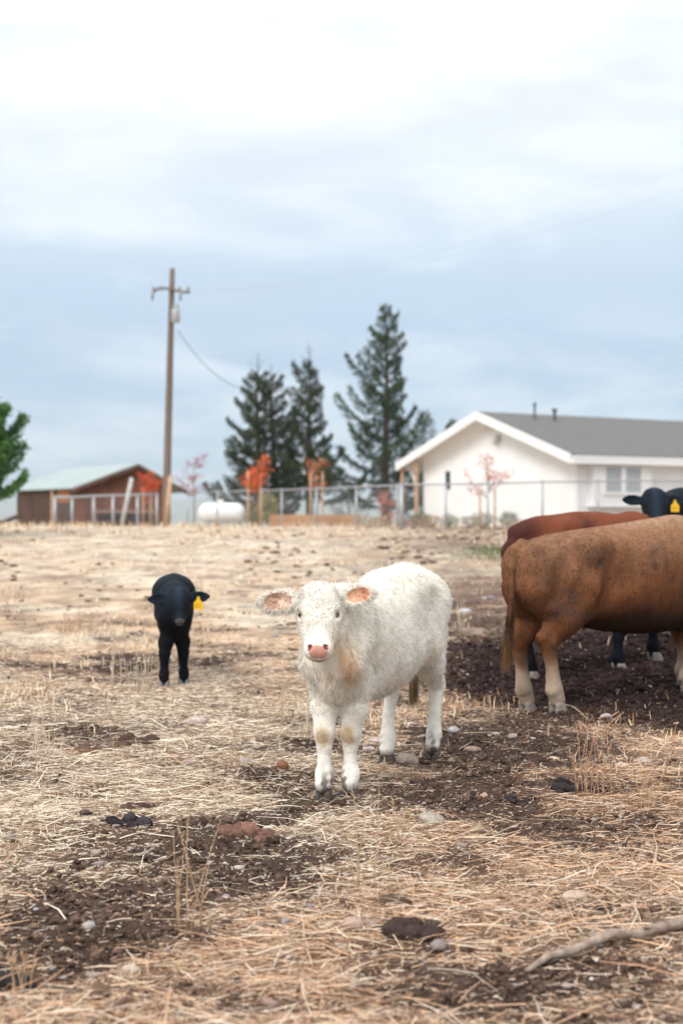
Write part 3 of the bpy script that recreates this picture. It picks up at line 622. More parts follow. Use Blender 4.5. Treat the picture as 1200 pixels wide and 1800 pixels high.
def short_hair(Lb=.016, Lleg=.010):
    def f(c):
        V = c['V']; n = len(V); Lh = np.full(n, Lb); Lh[V[:, 2] < .33 * c['H']] = Lleg; Lh[V[:, 2] < .075] = 0; Lh[c['nose']] = 0; Lh[c['inhead']] *= .6; Lh[c['eyer'] < .03] = 0
        D = np.tile(np.array([[-.7, 0, -.7]]), (n, 1)) + wob(V, 9, 3) * .4 + wob(V, 3, 4) * .3; D[V[:, 2] < .5 * c['H']] += np.array([.5, 0, -.8]); return Lh, D
    return f
bst = [(-.24, 1.10, .86, .05), (-.19, 1.165, .76, .13), (-.08, 1.195, .70, .20), (.08, 1.225, .66, .255), (.28, 1.255, .59, .285), (.55, 1.28, .535, .31), (.85, 1.31, .50, .325), (1.1, 1.34, .49, .30), (1.32, 1.37, .51, .25), (1.5, 1.34, .56, .21), (1.65, 1.22, .62, .16), (1.75, 1.1, .7, .06)]
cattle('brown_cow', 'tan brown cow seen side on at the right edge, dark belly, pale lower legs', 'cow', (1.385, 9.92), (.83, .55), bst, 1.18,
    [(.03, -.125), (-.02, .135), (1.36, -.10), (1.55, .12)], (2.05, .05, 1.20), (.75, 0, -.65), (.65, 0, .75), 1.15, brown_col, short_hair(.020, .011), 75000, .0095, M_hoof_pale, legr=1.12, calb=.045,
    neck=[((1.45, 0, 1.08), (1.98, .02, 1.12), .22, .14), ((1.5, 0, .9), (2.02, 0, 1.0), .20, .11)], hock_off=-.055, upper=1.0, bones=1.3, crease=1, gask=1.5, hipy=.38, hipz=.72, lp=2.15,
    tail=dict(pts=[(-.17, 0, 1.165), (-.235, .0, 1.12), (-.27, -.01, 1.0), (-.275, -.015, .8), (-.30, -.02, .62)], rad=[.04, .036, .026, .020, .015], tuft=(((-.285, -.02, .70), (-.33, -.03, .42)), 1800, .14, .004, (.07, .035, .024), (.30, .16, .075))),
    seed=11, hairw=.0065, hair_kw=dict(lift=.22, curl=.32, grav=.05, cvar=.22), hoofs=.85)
# ---- the red cow behind it
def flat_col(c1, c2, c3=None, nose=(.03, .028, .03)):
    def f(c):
        V = c['V']; z = V[:, 2] / c['H']; bridge_gloss = np.exp(-(c['HV'] / .04) ** 2) * c['inhead'] * (c['HW'] > -.08); C_ = lerp(np.array(c2), np.array(c1), sstep(z + .04 * wob(V, 4, 5)[:, 0], .55, .88)[:, None])  # nose bridge gets a gloss painted in as lighter coat colour
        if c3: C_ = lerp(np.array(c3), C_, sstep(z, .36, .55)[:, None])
        C_ = np.clip(C_ * (1 + .12 * wob(V, 9, 4)[:, 0:1]), .004, .8); C_ = lerp(C_, C_ * 1.9 + .004, bridge_gloss[:, None]); C_ = lerp(C_, np.array([.030, .020, .014]), (np.clip(1 - (c['eyer'] - .02) / .025, 0, 1) * .8)[:, None]); C_[c['nose']] = nose; return C_
    return f
def red_col(c):
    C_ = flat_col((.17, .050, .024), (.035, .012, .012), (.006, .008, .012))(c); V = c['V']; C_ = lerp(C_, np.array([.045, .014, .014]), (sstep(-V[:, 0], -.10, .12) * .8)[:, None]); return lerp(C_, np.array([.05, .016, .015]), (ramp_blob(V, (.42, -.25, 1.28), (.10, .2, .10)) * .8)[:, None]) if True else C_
rst = [(a * .82, b * (1.105 if a < .2 else 1.085 if a < .6 else 1.06 if a < 1 else 1.02), d * 1.04, e_ * .93) for a, b, d, e_ in bst]
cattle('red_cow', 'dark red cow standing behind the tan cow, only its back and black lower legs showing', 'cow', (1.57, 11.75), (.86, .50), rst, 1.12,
    [(.12, -.11), (.08, .12), (.84, -.10), (1.42, .10)], (1.78, .0, 1.05), (.5, 0, -.86), (.86, 0, .5), 1.1, red_col, short_hair(.012, .008), 14000, .013, M_hoof_pale, legr=1.15,
    neck=[((1.2, 0, 1.06), (1.72, 0, 1.0), .20, .14), ((1.2, 0, .92), (1.72, 0, .9), .18, .12)], tail=dict(pts=[(-.14, 0, 1.2), (-.2, 0, 1.12), (-.22, 0, .8), (-.22, 0, .5)], rad=[.04, .034, .024, .03]), seed=13, hipz=.72, lp=2.1, hair_kw=dict(lift=.15, curl=.2))
# ---- black cow with a yellow ear tag
kst = [(a * .86, b * 1.09, d * 1.02, e_ * .98) for a, b, d, e_ in bst]
blk = flat_col((.009, .015, .022), (.003, .0045, .007), None, (.085, .075, .08))  # bluer, lighter top tone paints a sheen onto the black back
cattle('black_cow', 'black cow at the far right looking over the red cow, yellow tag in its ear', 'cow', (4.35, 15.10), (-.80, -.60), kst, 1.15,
    [(.05, -.13), (-.05, .13), (1.16, -.12), (1.24, .12)], (1.70, .14, 1.47), (.30, .38, -.86), (.55, .75, .25), 1.12, blk, short_hair(.014, .009), 14000, .013, M_hoof_pale, legr=1.1,
    neck=[((1.2, 0, 1.22), (1.66, .1, 1.34), .19, .125), ((1.25, 0, 1.05), (1.66, .1, 1.26), .19, .11)], tail=dict(pts=[(-.16, 0, 1.2), (-.22, 0, 1.12), (-.24, 0, .8), (-.24, 0, .5)], rad=[.04, .034, .024, .03]), seed=17, hipz=.72, tagear=1.25, hair_kw=dict(lift=.15, curl=.2), ear=1.12, hairmat=M_blackhair)
# ---- small black calf
cst = [(a * .78, b * .765, d * .78, e_ * .62) for a, b, d, e_ in wst]
cattle('black_calf', 'small black calf with a yellow ear tag standing on the left, facing the camera', 'calf', (-1.455, 12.35), (.125, -.99), cst, .78,
    [(.05, -.08), (-.10, .08), (.97, -.085), (.82, .075)], (1.05, .03, .775), (.46, .03, -.88), (.88, .0, .50), .80, blk, short_hair(.014, .008), 16000, .0095, material('grey_hoof_horn', (.16, .15, .15), rough=.7), legr=1.18,
    neck=[((.80, 0, .64), (1.02, .02, .69), .15, .095), ((.84, 0, .55), (1.05, .02, .62), .135, .08), ((.9, 0, .5), (.98, .0, .56), .11, .10)], shw=.62, hu=.85,
    tail=dict(pts=[(-.12, 0, .74), (-.16, .0, .70), (-.17, 0, .60), (-.16, -.01, .45), (-.14, -.02, .33)], rad=[.024, .022, .018, .016, .018]), seed=19, lp=1.85, tagear=1.12, hair_kw=dict(lift=.2, curl=.25), ear=1.30, eartilt=(-.05, .0), hairmat=M_blackhair)

# ------------------------------------------------------------------ ground litter
def frust(n, y0, y1, pw=1.0, wide=1.35, p=0.5):
    """points spread over the visible wedge, denser towards the camera"""
    u_ = rng.uniform(0, 1, n) ** p; y = np.exp(lerp(math.log(y0), math.log(y1), u_)); x = rng.uniform(-1, 1, n) * y * .24 * wide; return x, y
def thin(x, y, prob): k = rng.uniform(0, 1, len(x)) < prob; return x[k], y[k]
def blades(name, x, y, length, width, rise, heading, colr, mat, roll=1.1, lift=.004, bend=.5, kind='stuff', label=None, parent=None, zc=None):
    n = len(x); z = gz(x, y) + lift if zc is None else zc
    P0 = np.stack([x, y, z], -1); c = np.cos(heading); s_2 = np.sin(heading)
    el = rise; d = np.stack([c * np.cos(el), s_2 * np.cos(el), np.sin(el)], -1)
    b = rng.normal(size=(n, 3)) * bend * .5; b[:, 2] = -np.abs(b[:, 2]) * .6
    P1 = P0 + d * (length * .5)[:, None]; d2 = unit(d + b); P2 = P1 + d2 * (length * .5)[:, None]
    if zc is None and lift < .05:
        for P in (P1, P2): g = gz(P[:, 0], P[:, 1]) + .003 + .3 * lift; P[:, 2] = np.maximum(P[:, 2], g) if rise.mean() > .02 else np.maximum(P[:, 2], g)
    side0 = unit(np.cross(d, np.array([0, 0, 1.0]))); upv = np.cross(side0, d); a = rng.uniform(-roll, roll, n)[:, None]; sd_ = side0 * np.cos(a) + upv * np.sin(a)
    w_ = width[:, None] * .5
    V = np.stack([P0 - sd_ * w_, P0 + sd_ * w_, P1 - sd_ * w_, P1 + sd_ * w_, P2 - sd_ * w_ * .5, P2 + sd_ * w_ * .5], 1).reshape(-1, 3)
    base = np.arange(n)[:, None] * 6; Qd = np.concatenate([base + np.array([[0, 1, 3, 2]]), base + np.array([[2, 3, 5, 4]])])
    o = mesh_np(name, V, quads=Qd, colors=np.repeat(colr, 6, 0), mat=mat, parent=parent)
    if label: tag(o, label, kind=kind, cat='dry grass')
    return o
M_straw = material('straw', attr=True, rough=.6, spec=.3)
def straw_colors(n, x, y):
    pal = np.array([[.68, .55, .42], [.62, .47, .34], [.56, .36, .22], [.76, .66, .53], [.40, .26, .17], [.64, .41, .26], [.26, .17, .12], [.50, .37, .28]])
    left = (1 - sstep(x / y, -.05, .15)) * sstep(y, 4.6, 6); far = sstep(y, 9, 14)
    k = rng.integers(0, len(pal), n); c_ = pal[k]; k2 = rng.uniform(0, 1, n) < np.maximum(left, far) * .6; c_[k2] = np.array([.82, .72, .56]); k3 = (rng.uniform(0, 1, n) < .55 * (1 - np.maximum(left, far))); wp = np.array([[.76, .55, .37], [.68, .43, .26], [.82, .66, .49], [.56, .32, .19]]); c_[k3] = wp[rng.integers(0, 4, n)][k3]; return c_ * rng.uniform(.75, 1.15, (n, 1))
def litter(name, N0, y0, y1, L0, L1, W0, label, floor=.05, head=.35, p=.5, rise=.12, lift=.004, roll=1.1, pw=1.3):
    x, y = frust(N0, y0, y1, p=p); s0, mud, _ = soil(x, y); x, y = thin(x, y, np.clip((1 - s0) ** pw * (1 - mud) ** 3 + floor, 0, 1)); n = len(x)
    hd_ = rng.normal(0, head, n) + (rng.uniform(0, 1, n) < .5) * math.pi + (rng.uniform(0, 1, n) < .6) * rng.uniform(-1.6, 1.6, n) + .25
    blades(name, x, y, rng.uniform(L0, L1, n) * rng.uniform(.5, 1, n), W0 * rng.uniform(.6, 1.3, n) * np.maximum(1, y / 8), np.abs(rng.normal(0, rise, n)), hd_, straw_colors(n, x, y), M_straw, roll=roll, lift=lift, label=label)
litter('straw_litter', 150000, 3.2, 15, .02, .09, .0026, 'short broken straw strewn flat over the pasture ground', floor=.07, p=.66, pw=1.8)
litter('long_straw', 15000, 3.1, 9.5, .10, .30, .0032, 'long pale straw stalks lying in tangles in the foreground', floor=.03, p=.85, rise=.16, lift=.010, pw=2.6)
litter('fine_chaff', 120000, 3.2, 11, .010, .030, .0024, 'fine straw chaff between the stalks and on the dark soil', floor=.30, p=.6)
# straw pushed up around the hooves
hx, hy = [], []
for (fx_, fy_) in [(.11, -.10), (-.11, .105), (1.17, -.060), (1.07, .040)]:
    a, b = ww(fx_ + .01, fy_); k = 46; an = rng.uniform(0, 6.28, k); rr_ = rng.uniform(.045, .12, k); hx.append(a + np.cos(an) * rr_); hy.append(b + np.sin(an) * rr_)
x, y = np.concatenate(hx), np.concatenate(hy); n = len(x)
blades('hoof_straw', x, y, rng.uniform(.03, .09, n), np.full(n, .003), rng.uniform(.05, .7, n), rng.uniform(0, 6.28, n), straw_colors(n, x, y) * .85, M_straw, lift=.003, label='straw pushed up around the white calf\'s hooves')
# upright stubble further back
x, y = frust(60000, 7.5, 40, p=1.0, wide=1.3); s0, mud, _ = soil(x, y); cl = fbm(x * 1.6, y * .9, 201, 4)
x, y = thin(x, y, np.clip(sstep(cl, .56, .70) * (1 - s0) * (1 - mud) * .8 * np.where(y < 9, .35, 1) + .02, 0, 1)); n = len(x)
blades('dry_grass_stubble', x, y, rng.uniform(.03, .10, n), .0009 * y * rng.uniform(.5, 1, n), rng.uniform(.5, 1.5, n), rng.uniform(0, 6.28, n), straw_colors(n, x, y) * np.array([1, .93, .85]), M_straw, roll=.5, lift=-.005, bend=.5, label='thin upright dry grass stubble spread over the rising pasture')
# rough dry grass along the skyline and the foot of the fence
x = rng.uniform(-22, 20, 9000); y = rng.uniform(36, 58, 9000) ; cl = fbm(x * .9, y * .5, 221, 4); x, y = thin(x, y, sstep(cl, .40, .62) * np.where(y > 39, 1, .5)); n = len(x)
blades('skyline_dry_grass', x, y, rng.uniform(.08, .26, n), rng.uniform(.015, .035, n), rng.uniform(.7, 1.5, n), rng.uniform(0, 6.28, n), straw_colors(n, x, y) * np.array([.95, .86, .76]), M_straw, roll=.4, lift=-.01, label='pale dry grass growing along the crest in front of the fence')
# green patch
x = rng.normal(3.0, .38, 1400); y = rng.normal(28, 1.5, 1400); n = len(x)
blades('green_grass', x, y, rng.uniform(.02, .05, n), np.full(n, .018), rng.uniform(.6, 1.5, n), rng.uniform(0, 6.28, n), np.array([[.13, .17, .07]]) * rng.uniform(.6, 1.4, (n, 1)), M_straw, lift=-.005, label='small patch of short green grass on the bare slope behind the cows')

# pebbles and clods (uncountable)
def lumps(name, x, y, r, colr, mat, label, flat=.6, cat='gravel', sink=.25, jag=.11):
    n = len(x); ico = [(0, 0, 1), (0, 0, -1)] + [(math.cos(a) * .894, math.sin(a) * .894, .447) for a in np.arange(5) * 1.2566] + [(math.cos(a + .628) * .894, math.sin(a + .628) * .894, -.447) for a in np.arange(5) * 1.2566]
    ico = np.array(ico); tr = [(0, 2 + i, 2 + (i + 1) % 5) for i in range(5)] + [(1, 7 + (i + 1) % 5, 7 + i) for i in range(5)] + [(2 + i, 7 + i, 2 + (i + 1) % 5) for i in range(5)] + [(2 + (i + 1) % 5, 7 + i, 7 + (i + 1) % 5) for i in range(5)]
    # one subdivision for a rounder pebble
    vs = [tuple(v_) for v_ in ico]; cache = {}; nt_ = []
    def mid(a, b):
        k = (min(a, b), max(a, b))
        if k not in cache: m_ = np.array(vs[a]) + np.array(vs[b]); m_ = m_ / np.linalg.norm(m_); vs.append(tuple(m_)); cache[k] = len(vs) - 1
        return cache[k]
    for a, b, c in tr: ab, bc, ca = mid(a, b), mid(b, c), mid(c, a); nt_ += [(a, ab, ca), (b, bc, ab), (c, ca, bc), (ab, bc, ca)]
    B = np.array(vs); T = np.array(nt_); m = len(B)
    sc_ = np.stack([r * rng.uniform(.8, 1.5, n), r * rng.uniform(.7, 1.1, n), r * flat * rng.uniform(.7, 1.2, n)], -1)
    V = B[None] * sc_[:, None] * (1 + rng.normal(0, jag, (n, m, 1))); a = rng.uniform(0, 6.28, n); ca, sa = np.cos(a)[:, None], np.sin(a)[:, None]
    V = np.stack([V[..., 0] * ca - V[..., 1] * sa, V[..., 0] * sa + V[..., 1] * ca, V[..., 2]], -1) + np.stack([x, y, gz(x, y) + r * flat * (1 - 2 * sink)], -1)[:, None]
    o = mesh_np(name, V.reshape(-1, 3), tris=(np.arange(n)[:, None, None] * m + T[None]).reshape(-1, 3), colors=np.repeat(colr, m, 0), mat=mat); tag(o, label, cat, kind='stuff'); return o
M_stone = material('stone', attr=True, rough=.8, var=.22, vscale=60, bump=.3, bscale=120, spec=.25)
x, y = frust(3600, 3.3, 26, p=.8, wide=1.2); n = len(x); pal = np.array([[.38, .31, .27], [.44, .36, .31], [.30, .25, .23], [.40, .28, .22], [.50, .45, .40], [.33, .30, .31]])
s0, mud, _ = soil(x, y); k = rng.uniform(0, 1, n) < .15 + .5 * s0; x, y = x[k], y[k]; n = len(x)
lumps('gravel', x, y, np.exp(rng.normal(math.log(.008), .5, n)) * np.maximum(1, y / 10), pal[rng.integers(0, 6, n)] * rng.uniform(.7, 1.1, (n, 1)), M_stone, 'small pebbles and gravel scattered in the soil')
M_clod = material('soil_clod', attr=True, rough=.95, var=.3, vscale=70, bump=.5, bscale=90, spec=.1)
x, y = frust(150000, 3.4, 19, p=.8, wide=1.2); s0, mud, m2 = soil(x, y); k = rng.uniform(0, 1, len(x)) < np.clip(s0 ** 2 * .40 + mud * .7, 0, 1); x, y = x[k], y[k]; mud = mud[k]; n = len(x)
lumps('soil_clods', x, y, np.minimum(np.exp(rng.normal(math.log(.0055), .55, n)), .017) * (1 + .9 * mud), lerp(np.array([.10, .064, .048]), np.array([.034, .021, .020]), mud[:, None]) * rng.uniform(.5, 1.5, (n, 1)), M_clod, 'crumbly dark clods of trampled soil and mud', cat='soil', flat=.75, jag=.24)
# dung crumbs on the far slope
x, y = frust(3200, 14, 44, p=1.0, wide=1.1); cl = fbm(x * .7, y * .25, 301, 4); x, y = thin(x, y, sstep(cl, .45, .7) * (.25 + .75 * sstep(x / y, -.1, .05))); n = len(x)
lumps('dung_crumbs', x, y, np.minimum(np.exp(rng.normal(math.log(.022), .6, n)), .05) * (1 + y / 60), np.array([[.15, .095, .07]]) * rng.uniform(.5, 1.9, (n, 1)), M_clod, 'old brown dung crumbs and clods dotted over the far slope', cat='dung', flat=.45, jag=.3)

# ------------------------------------------------------------------ larger stones, one by one
def blob(name, loc, r3, colr, mat, rough=.18, seed=0, parent=None, sub=3, rz=0, fold=0):
    import bmesh
    bm = bmesh.new(); bmesh.ops.create_icosphere(bm, subdivisions=sub, radius=1)
    P = np.array([v_.co[:] for v_ in bm.verts]); d = 1 + rough * wob(P, 1.1, seed)[:, 0] + rough * .5 * wob(P, 3.0, seed + 1)[:, 0]
    if fold: d = d + fold * np.abs(np.sin(wob(P, 1.6, seed + 5)[:, 0] * 6))
    for v_, p_, k in zip(bm.verts, P, d): v_.co = Vector((p_[0] * r3[0] * k, p_[1] * r3[1] * k, p_[2] * r3[2] * k))
    for f in bm.faces: f.smooth = True
    me = bpy.data.meshes.new(name); bm.to_mesh(me); bm.free()
    a = me.color_attributes.new('Col', 'FLOAT_COLOR', 'POINT'); c = np.ones((len(P), 4), np.float32); c[:, :3] = np.array(colr)[None] * (1 + .25 * wob(P, 2.5, seed + 9)[:, 0:1]); a.data.foreach_set('color', np.clip(c, .004, 1).ravel())
    me.materials.append(mat); o = bpy.data.objects.new(name, me); col.objects.link(o); o.location = loc; o.rotation_euler = (0, 0, rz)
    if parent: o.parent = parent
    return o
def onground(pxx, pyy):
    Y_ = 3500 / max(pyy - 900, 8)
    for _ in range(12):
        x_ = (pxx - 600) / 2500 * Y_; Y_ = lerp(Y_, (CAMH - gz1(x_, Y_, False)) * 2500 / (pyy - 900), .7)
    return (pxx - 600) / 2500 * Y_, Y_
stones = [(758, 1447, 56, (.36, .31, .26), 'large flat tan stone below and right of the white calf\'s front hooves'),
    (228, 1706, 40, (.50, .42, .34), 'smooth pale oval stone in the straw near the bottom left'), (712, 1338, 48, (.36, .29, .25), 'flat brown stone just behind the white calf\'s right hind hoof'),
    (656, 1303, 26, (.46, .37, .35), 'rounded pinkish stone between the white calf\'s front and hind legs'), (648, 1316, 28, (.42, .34, .31), 'low oval stone touching the rounded pinkish stone between the calf\'s legs'),
    (798, 1286, 30, (.36, .34, .34), 'grey stone on dark soil right of the white calf\'s left hind leg'), (972, 1330, 26, (.46, .34, .25), 'squarish tan stone below the tan cow\'s hind legs'),
    (830, 1318, 36, (.40, .27, .22), 'reddish flat stone right of the white calf\'s hind hooves'), (1130, 1340, 36, (.42, .35, .30), 'pale brown stone by the tall dry weeds at the right'),
    (1092, 1348, 26, (.50, .40, .32), 'small pale stone just left of the pale brown stone by the weeds'), (948, 1480, 30, (.34, .22, .17), 'half buried rusty brown stone in the straw on the right'),
    (346, 1273, 42, (.50, .40, .36), 'flat pink stone on the slope in front of the black calf'), (430, 1338, 26, (.42, .34, .33), 'small mauve stone in the straw left of the white calf'),
    (374, 1394, 30, (.46, .34, .24), 'rounded tan stone in the straw left of the white calf\'s hooves'), (332, 1342, 26, (.40, .30, .26), 'low brownish stone beside the brown dung clods left of the calf'),
    (310, 1668, 22, (.38, .38, .42), 'small blue grey stone among straw at the lower left'), (1010, 1578, 46, (.46, .35, .28), 'flat beige stone in the straw at the lower right'),
    (902, 1290, 24, (.46, .36, .32), 'light stone on the mud edge left of the tan cow\'s hooves'), (1020, 1229, 20, (.50, .40, .33), 'small cream stone lying on the dark mud at the right'),
    (816, 1074, 26, (.52, .52, .54), 'pale grey rock standing on the slope right of the white calf\'s back'), (524, 1387, 24, (.44, .36, .32), 'dull pink stone just left of the white calf\'s front hooves'),
    (1065, 1262, 24, (.42, .36, .36), 'grey stone on dark soil just right of the tan cow\'s hind hooves')]
for i, (a, b, wpx, c_, lb) in enumerate(stones):
    x_, y_ = onground(a, b); rr = wpx / 2500 * y_ / 2; r = random.Random(i)
    tag(blob('stone', (x_, y_, gz1(x_, y_) + rr * .12), (rr * .88, rr * r.uniform(.55, .8), rr * r.uniform(.34, .5)), c_, M_stone, seed=i * 3, rz=r.uniform(-.3, .3)), lb, 'stone', 'larger stones lying in the pasture')
M_dung = material('dung', attr=True, rough=.9, var=.35, vscale=60, bump=.6, bscale=70, spec=.15)
dungs = [(230, 1448, 75, (.035, .028, .032), 3, 'black crusted cow pat in pale straw left of centre'), (425, 1466, 90, (.15, .08, .06), 5, 'spread of reddish brown dung below the white calf'),
    (498, 1350, 24, (.16, .08, .045), 1, 'single round brown dung clod left of the white calf\'s front hooves'), (725, 1636, 110, (.055, .034, .03), 5, 'dark brown dung heap in the lower centre foreground'),
    (16, 1722, 110, (.028, .026, .028), 3, 'black dung heap cut by the left edge at the bottom'), (1010, 1388, 95, (.030, .022, .024), 4, 'large black dung heap in straw on the right'),
    (915, 1404, 50, (.032, .024, .026), 3, 'flat dark dung lump just left of the large black dung heap'), (240, 1305, 70, (.07, .04, .03), 4, 'dark brown dung clods on the slope below the black calf'),
    (165, 1318, 60, (.11, .065, .045), 3, 'brown dung clods further left than the ones below the black calf'), (240, 1420, 60, (.09, .05, .04), 4, 'crumbled brown dung just above the black crusted cow pat'),
    (735, 1375, 40, (.07, .045, .04), 4, 'dark clods right of the white calf\'s front hooves'), (690, 1585, 50, (.10, .07, .05), 3, 'small brown clods above the dark brown dung heap'), (150, 1430, 22, (.04, .025, .025), 1, 'single small black dung clod in pale straw at the left')]
for i, (a, b, wpx, c_, k, lb) in enumerate(dungs):
    x_, y_ = onground(a, b); W_ = wpx / 2500 * y_; k = k * 3 if k > 1 else 1; rt = empty('dung_pile', (x_, y_, gz1(x_, y_))) if k > 1 else None; r = random.Random(50 + i)
    for j in range(k):
        q = W_ / 2 * (1 if k == 1 else r.uniform(.16, .46)); dx = 0 if k == 1 else (j / (k - 1) - .5) * W_ * .8 + r.uniform(-.1, .1) * W_; dy = 0 if k == 1 else r.uniform(-.45, .45) * W_ * .8
        z_ = gz1(x_ + dx, y_ + dy); kk = r.uniform(.7, 1.35); c2 = tuple(v_ * kk for v_ in c_)
        o = blob('dung_clod' if k > 1 else 'dung_pile', (dx, dy, z_ - gz1(x_, y_) + q * .12) if rt else (x_, y_, z_ + q * .3), (q, q * r.uniform(.7, 1), q * (.8 if k == 1 else r.uniform(.55, .85))), c2, M_dung, rough=.26, seed=i * 7 + j, parent=rt, rz=r.uniform(0, 3), fold=.16)
        if not rt: rt = o
    tag(rt, lb, 'dung', 'dung piles in the pasture')

# ------------------------------------------------------------------ tall dry weeds, one tuft each
def weed(pxx, pyy, stems, h0, h1, spread, colr, label, seedheads=True, lean=(0, 0)):
    x_, y_ = onground(pxx, pyy); r = random.Random(int(pxx * 7 + pyy)); z_ = gz1(x_, y_) - .01
    mb = MB(); mh = mb
    for k in range(stems):
        h = r.uniform(h0, h1); ax_ = r.uniform(-1, 1) * spread + lean[0]; ay_ = r.uniform(-1, 1) * spread * .7 + lean[1]; b0 = Vector((r.uniform(-.03, .03), r.uniform(-.03, .03), 0)) * (1 + stems * .12); p = [b0]
        for j in range(1, 5): t = j / 4; p.append(b0 + Vector((ax_ * h * t ** 1.4 + r.uniform(-.004, .004), ay_ * h * t ** 1.4, h * t * (1 - .1 * abs(ax_)))))
        mb.tube(p, [.0023, .0021, .0018, .0014, .0008], 4)
        if seedheads and r.random() < .6:
            d = (p[4] - p[3]).normalized()
            for q in range(9): c = p[3].lerp(p[4], q / 8) ; e = c + Vector((r.uniform(-.012, .012), r.uniform(-.012, .012), .014)); mh.tube([c, c.lerp(e, .5), e], [.0008, .0024, .0004], 4)
        for q in range(r.randint(0, 2)):
            c = p[r.randint(1, 2)]; a = r.uniform(0, 6.28); l = r.uniform(.04, .12); mb.tube([c, c + Vector((math.cos(a) * l * .6, math.sin(a) * l * .6, l * .3)), c + Vector((math.cos(a) * l, math.sin(a) * l, -l * .1))], [.0016, .0022, .0004], 3)
    m = material('dry_stem', colr, rough=.7, var=.25, vscale=30)
    rt = mb.build('dry_weed', m, None, True); rt.location = (x_, y_, z_)
    tag(rt, label, 'dry weed', 'tall dry weeds')
ta, oc, pl = (.52, .38, .24), (.50, .34, .20), (.66, .55, .42)
for a in [(330, 1640, 7, .22, .42, .28, oc, 'tall ochre weed leaning left in the lower left foreground'), (640, 1560, 5, .22, .40, .12, ta, 'thin upright weed stalks in front of the white calf\'s hooves'),
    (1045, 1400, 16, .15, .40, .22, (.50, .30, .19), 'bushy rusty weed tuft on the right below the tan cow'), (75, 1340, 10, .16, .34, .30, pl, 'pale weed tuft near the left edge'),
    (30, 1500, 5, .14, .28, .35, ta, 'sparse weed at the left edge below the pale tuft'), (245, 1222, 14, .18, .36, .10, pl, 'upright dry grass clump just left of the black calf\'s hooves'),
    (203, 1215, 7, .2, .44, .08, pl, 'taller pale grass stems left of the clump beside the black calf'), (485, 1270, 12, .16, .36, .10, (.60, .45, .30), 'dry upright weeds left of the white calf\'s chest'),
    (543, 1300, 6, .22, .40, .14, pl, 'pale bent stems touching the white calf\'s chest from the left'), (415, 1345, 6, .10, .25, .35, ta, 'sparse low weed in straw left of the white calf'),
    (1130, 1420, 8, .08, .2, .4, oc, 'low sprawling weed right of the black dung heap'), (20, 1745, 6, .08, .16, .2, oc, 'short ochre weed beside the black heap at the lower left corner'),
    (700, 1480, 5, .08, .2, .4, ta, 'low bent weed by the large flat tan stone'), (330, 1040, 60, .12, .28, .16, (.42, .30, .20), 'brown grass tussock on the slope behind the black calf'),
    (140, 1110, 40, .12, .26, .2, (.52, .36, .24), 'reddish dry grass tussock on the far left slope'), (815, 1110, 8, .2, .42, .08, pl, 'faint pale stems behind the white calf\'s rump')]:
    weed(*a)
# fallen branch, lower right
A, B = onground(925, 1712), onground(1215, 1625)
pts = []; r = random.Random(4)
for k in range(9): t = k / 8; x_ = lerp(A[0], B[0], t); y_ = lerp(A[1], B[1], t) + .03 * math.sin(t * 5); pts.append(Vector((x_, y_, gz1(x_, y_) + .018 + .02 * math.sin(t * 3.1))))
mb = MB(); mb.tube(pts, [.008, .013, .016, .014, .018, .019, .016, .021, .020], 9)
bo = Vector(pts[0]); mb.v = [tuple(Vector(v_) - bo) for v_ in mb.v]
M_bark = material('weathered_bark', (.42, .33, .27), col2=(.17, .12, .09), rough=.9, vscale=25, bump=.9, bscale=50, stretch=(1, 1, 1))
br = empty('fallen_branch', bo); mb.build('branch_wood', M_bark, br, True)
for (k, dx, dy, dz) in ((3, .02, .07, .03), (6, -.05, -.05, .02)):
    m_ = MB(); p0 = pts[k] - bo; m_.tube([p0, p0 + Vector((dx, dy, dz)) * .6, p0 + Vector((dx, dy, dz))], [.009, .007, .004], 6); m_.build('twig_stub', M_bark, br, True)
tag(br, 'weathered grey brown branch lying on straw in the lower right corner', 'branch')
def stick(a, b, rad, lb, colr):
    x0, y0 = onground(*a); x1, y1 = onground(*b); m_ = MB(); p = [Vector((lerp(x0, x1, t), lerp(y0, y1, t), gz1(lerp(x0, x1, t), lerp(y0, y1, t)) + rad + .02 * math.sin(t * 3.1))) for t in (0, .2, .4, .6, .8, 1)]
    o0 = p[0].copy(); m_.tube([q - o0 for q in p], [rad, rad, rad * .9, rad * .8, rad * .7, rad * .4], 6); o = m_.build('dry_twig', material('twig', colr, rough=.8, var=.3), None, True); o.location = o0; tag(o, lb, 'twig')
stick((975, 1232), (1032, 1265), .006, 'thin tan twig on the mud just right of the tan cow\'s hind hooves', (.50, .36, .24))
stick((660, 1263), (760, 1247), .006, 'pale stick on the soil behind the white calf\'s hind leg', (.60, .55, .48))

# ================================================================== background
M_white = material('white_paint', (.80, .79, .77), rough=.6, var=.04, vscale=2)
M_wall = material('white_siding', (.91, .91, .90), rough=.7, var=.05, vscale=1.5)
M_trim = material('white_trim', (.84, .84, .83), rough=.5)
M_shingle = material('grey_shingle', (.15, .148, .146), rough=.95, var=.28, vscale=14, bump=.5, bscale=30)
M_glass = material('window_glass', (.16, .21, .23), rough=.15, spec=.6)
M_blind = material('window_blind', (.42, .46, .47), rough=.7)
M_post = material('timber_post', (.52, .34, .23), rough=.85, var=.25, vscale=5)
M_galv = material('galvanised_steel', (.40, .41, .43), rough=.45, metal=.5, var=.1, vscale=3)
M_wood = material('weathered_red_wood', (.19, .068, .036), col2=(.085, .036, .024), rough=.9, vscale=3, stretch=(1, 1, .25))
M_darkwood = material('weathered_dark_wood', (.13, .075, .055), col2=(.055, .033, .026), rough=.95, vscale=3, stretch=(1, 1, .25))
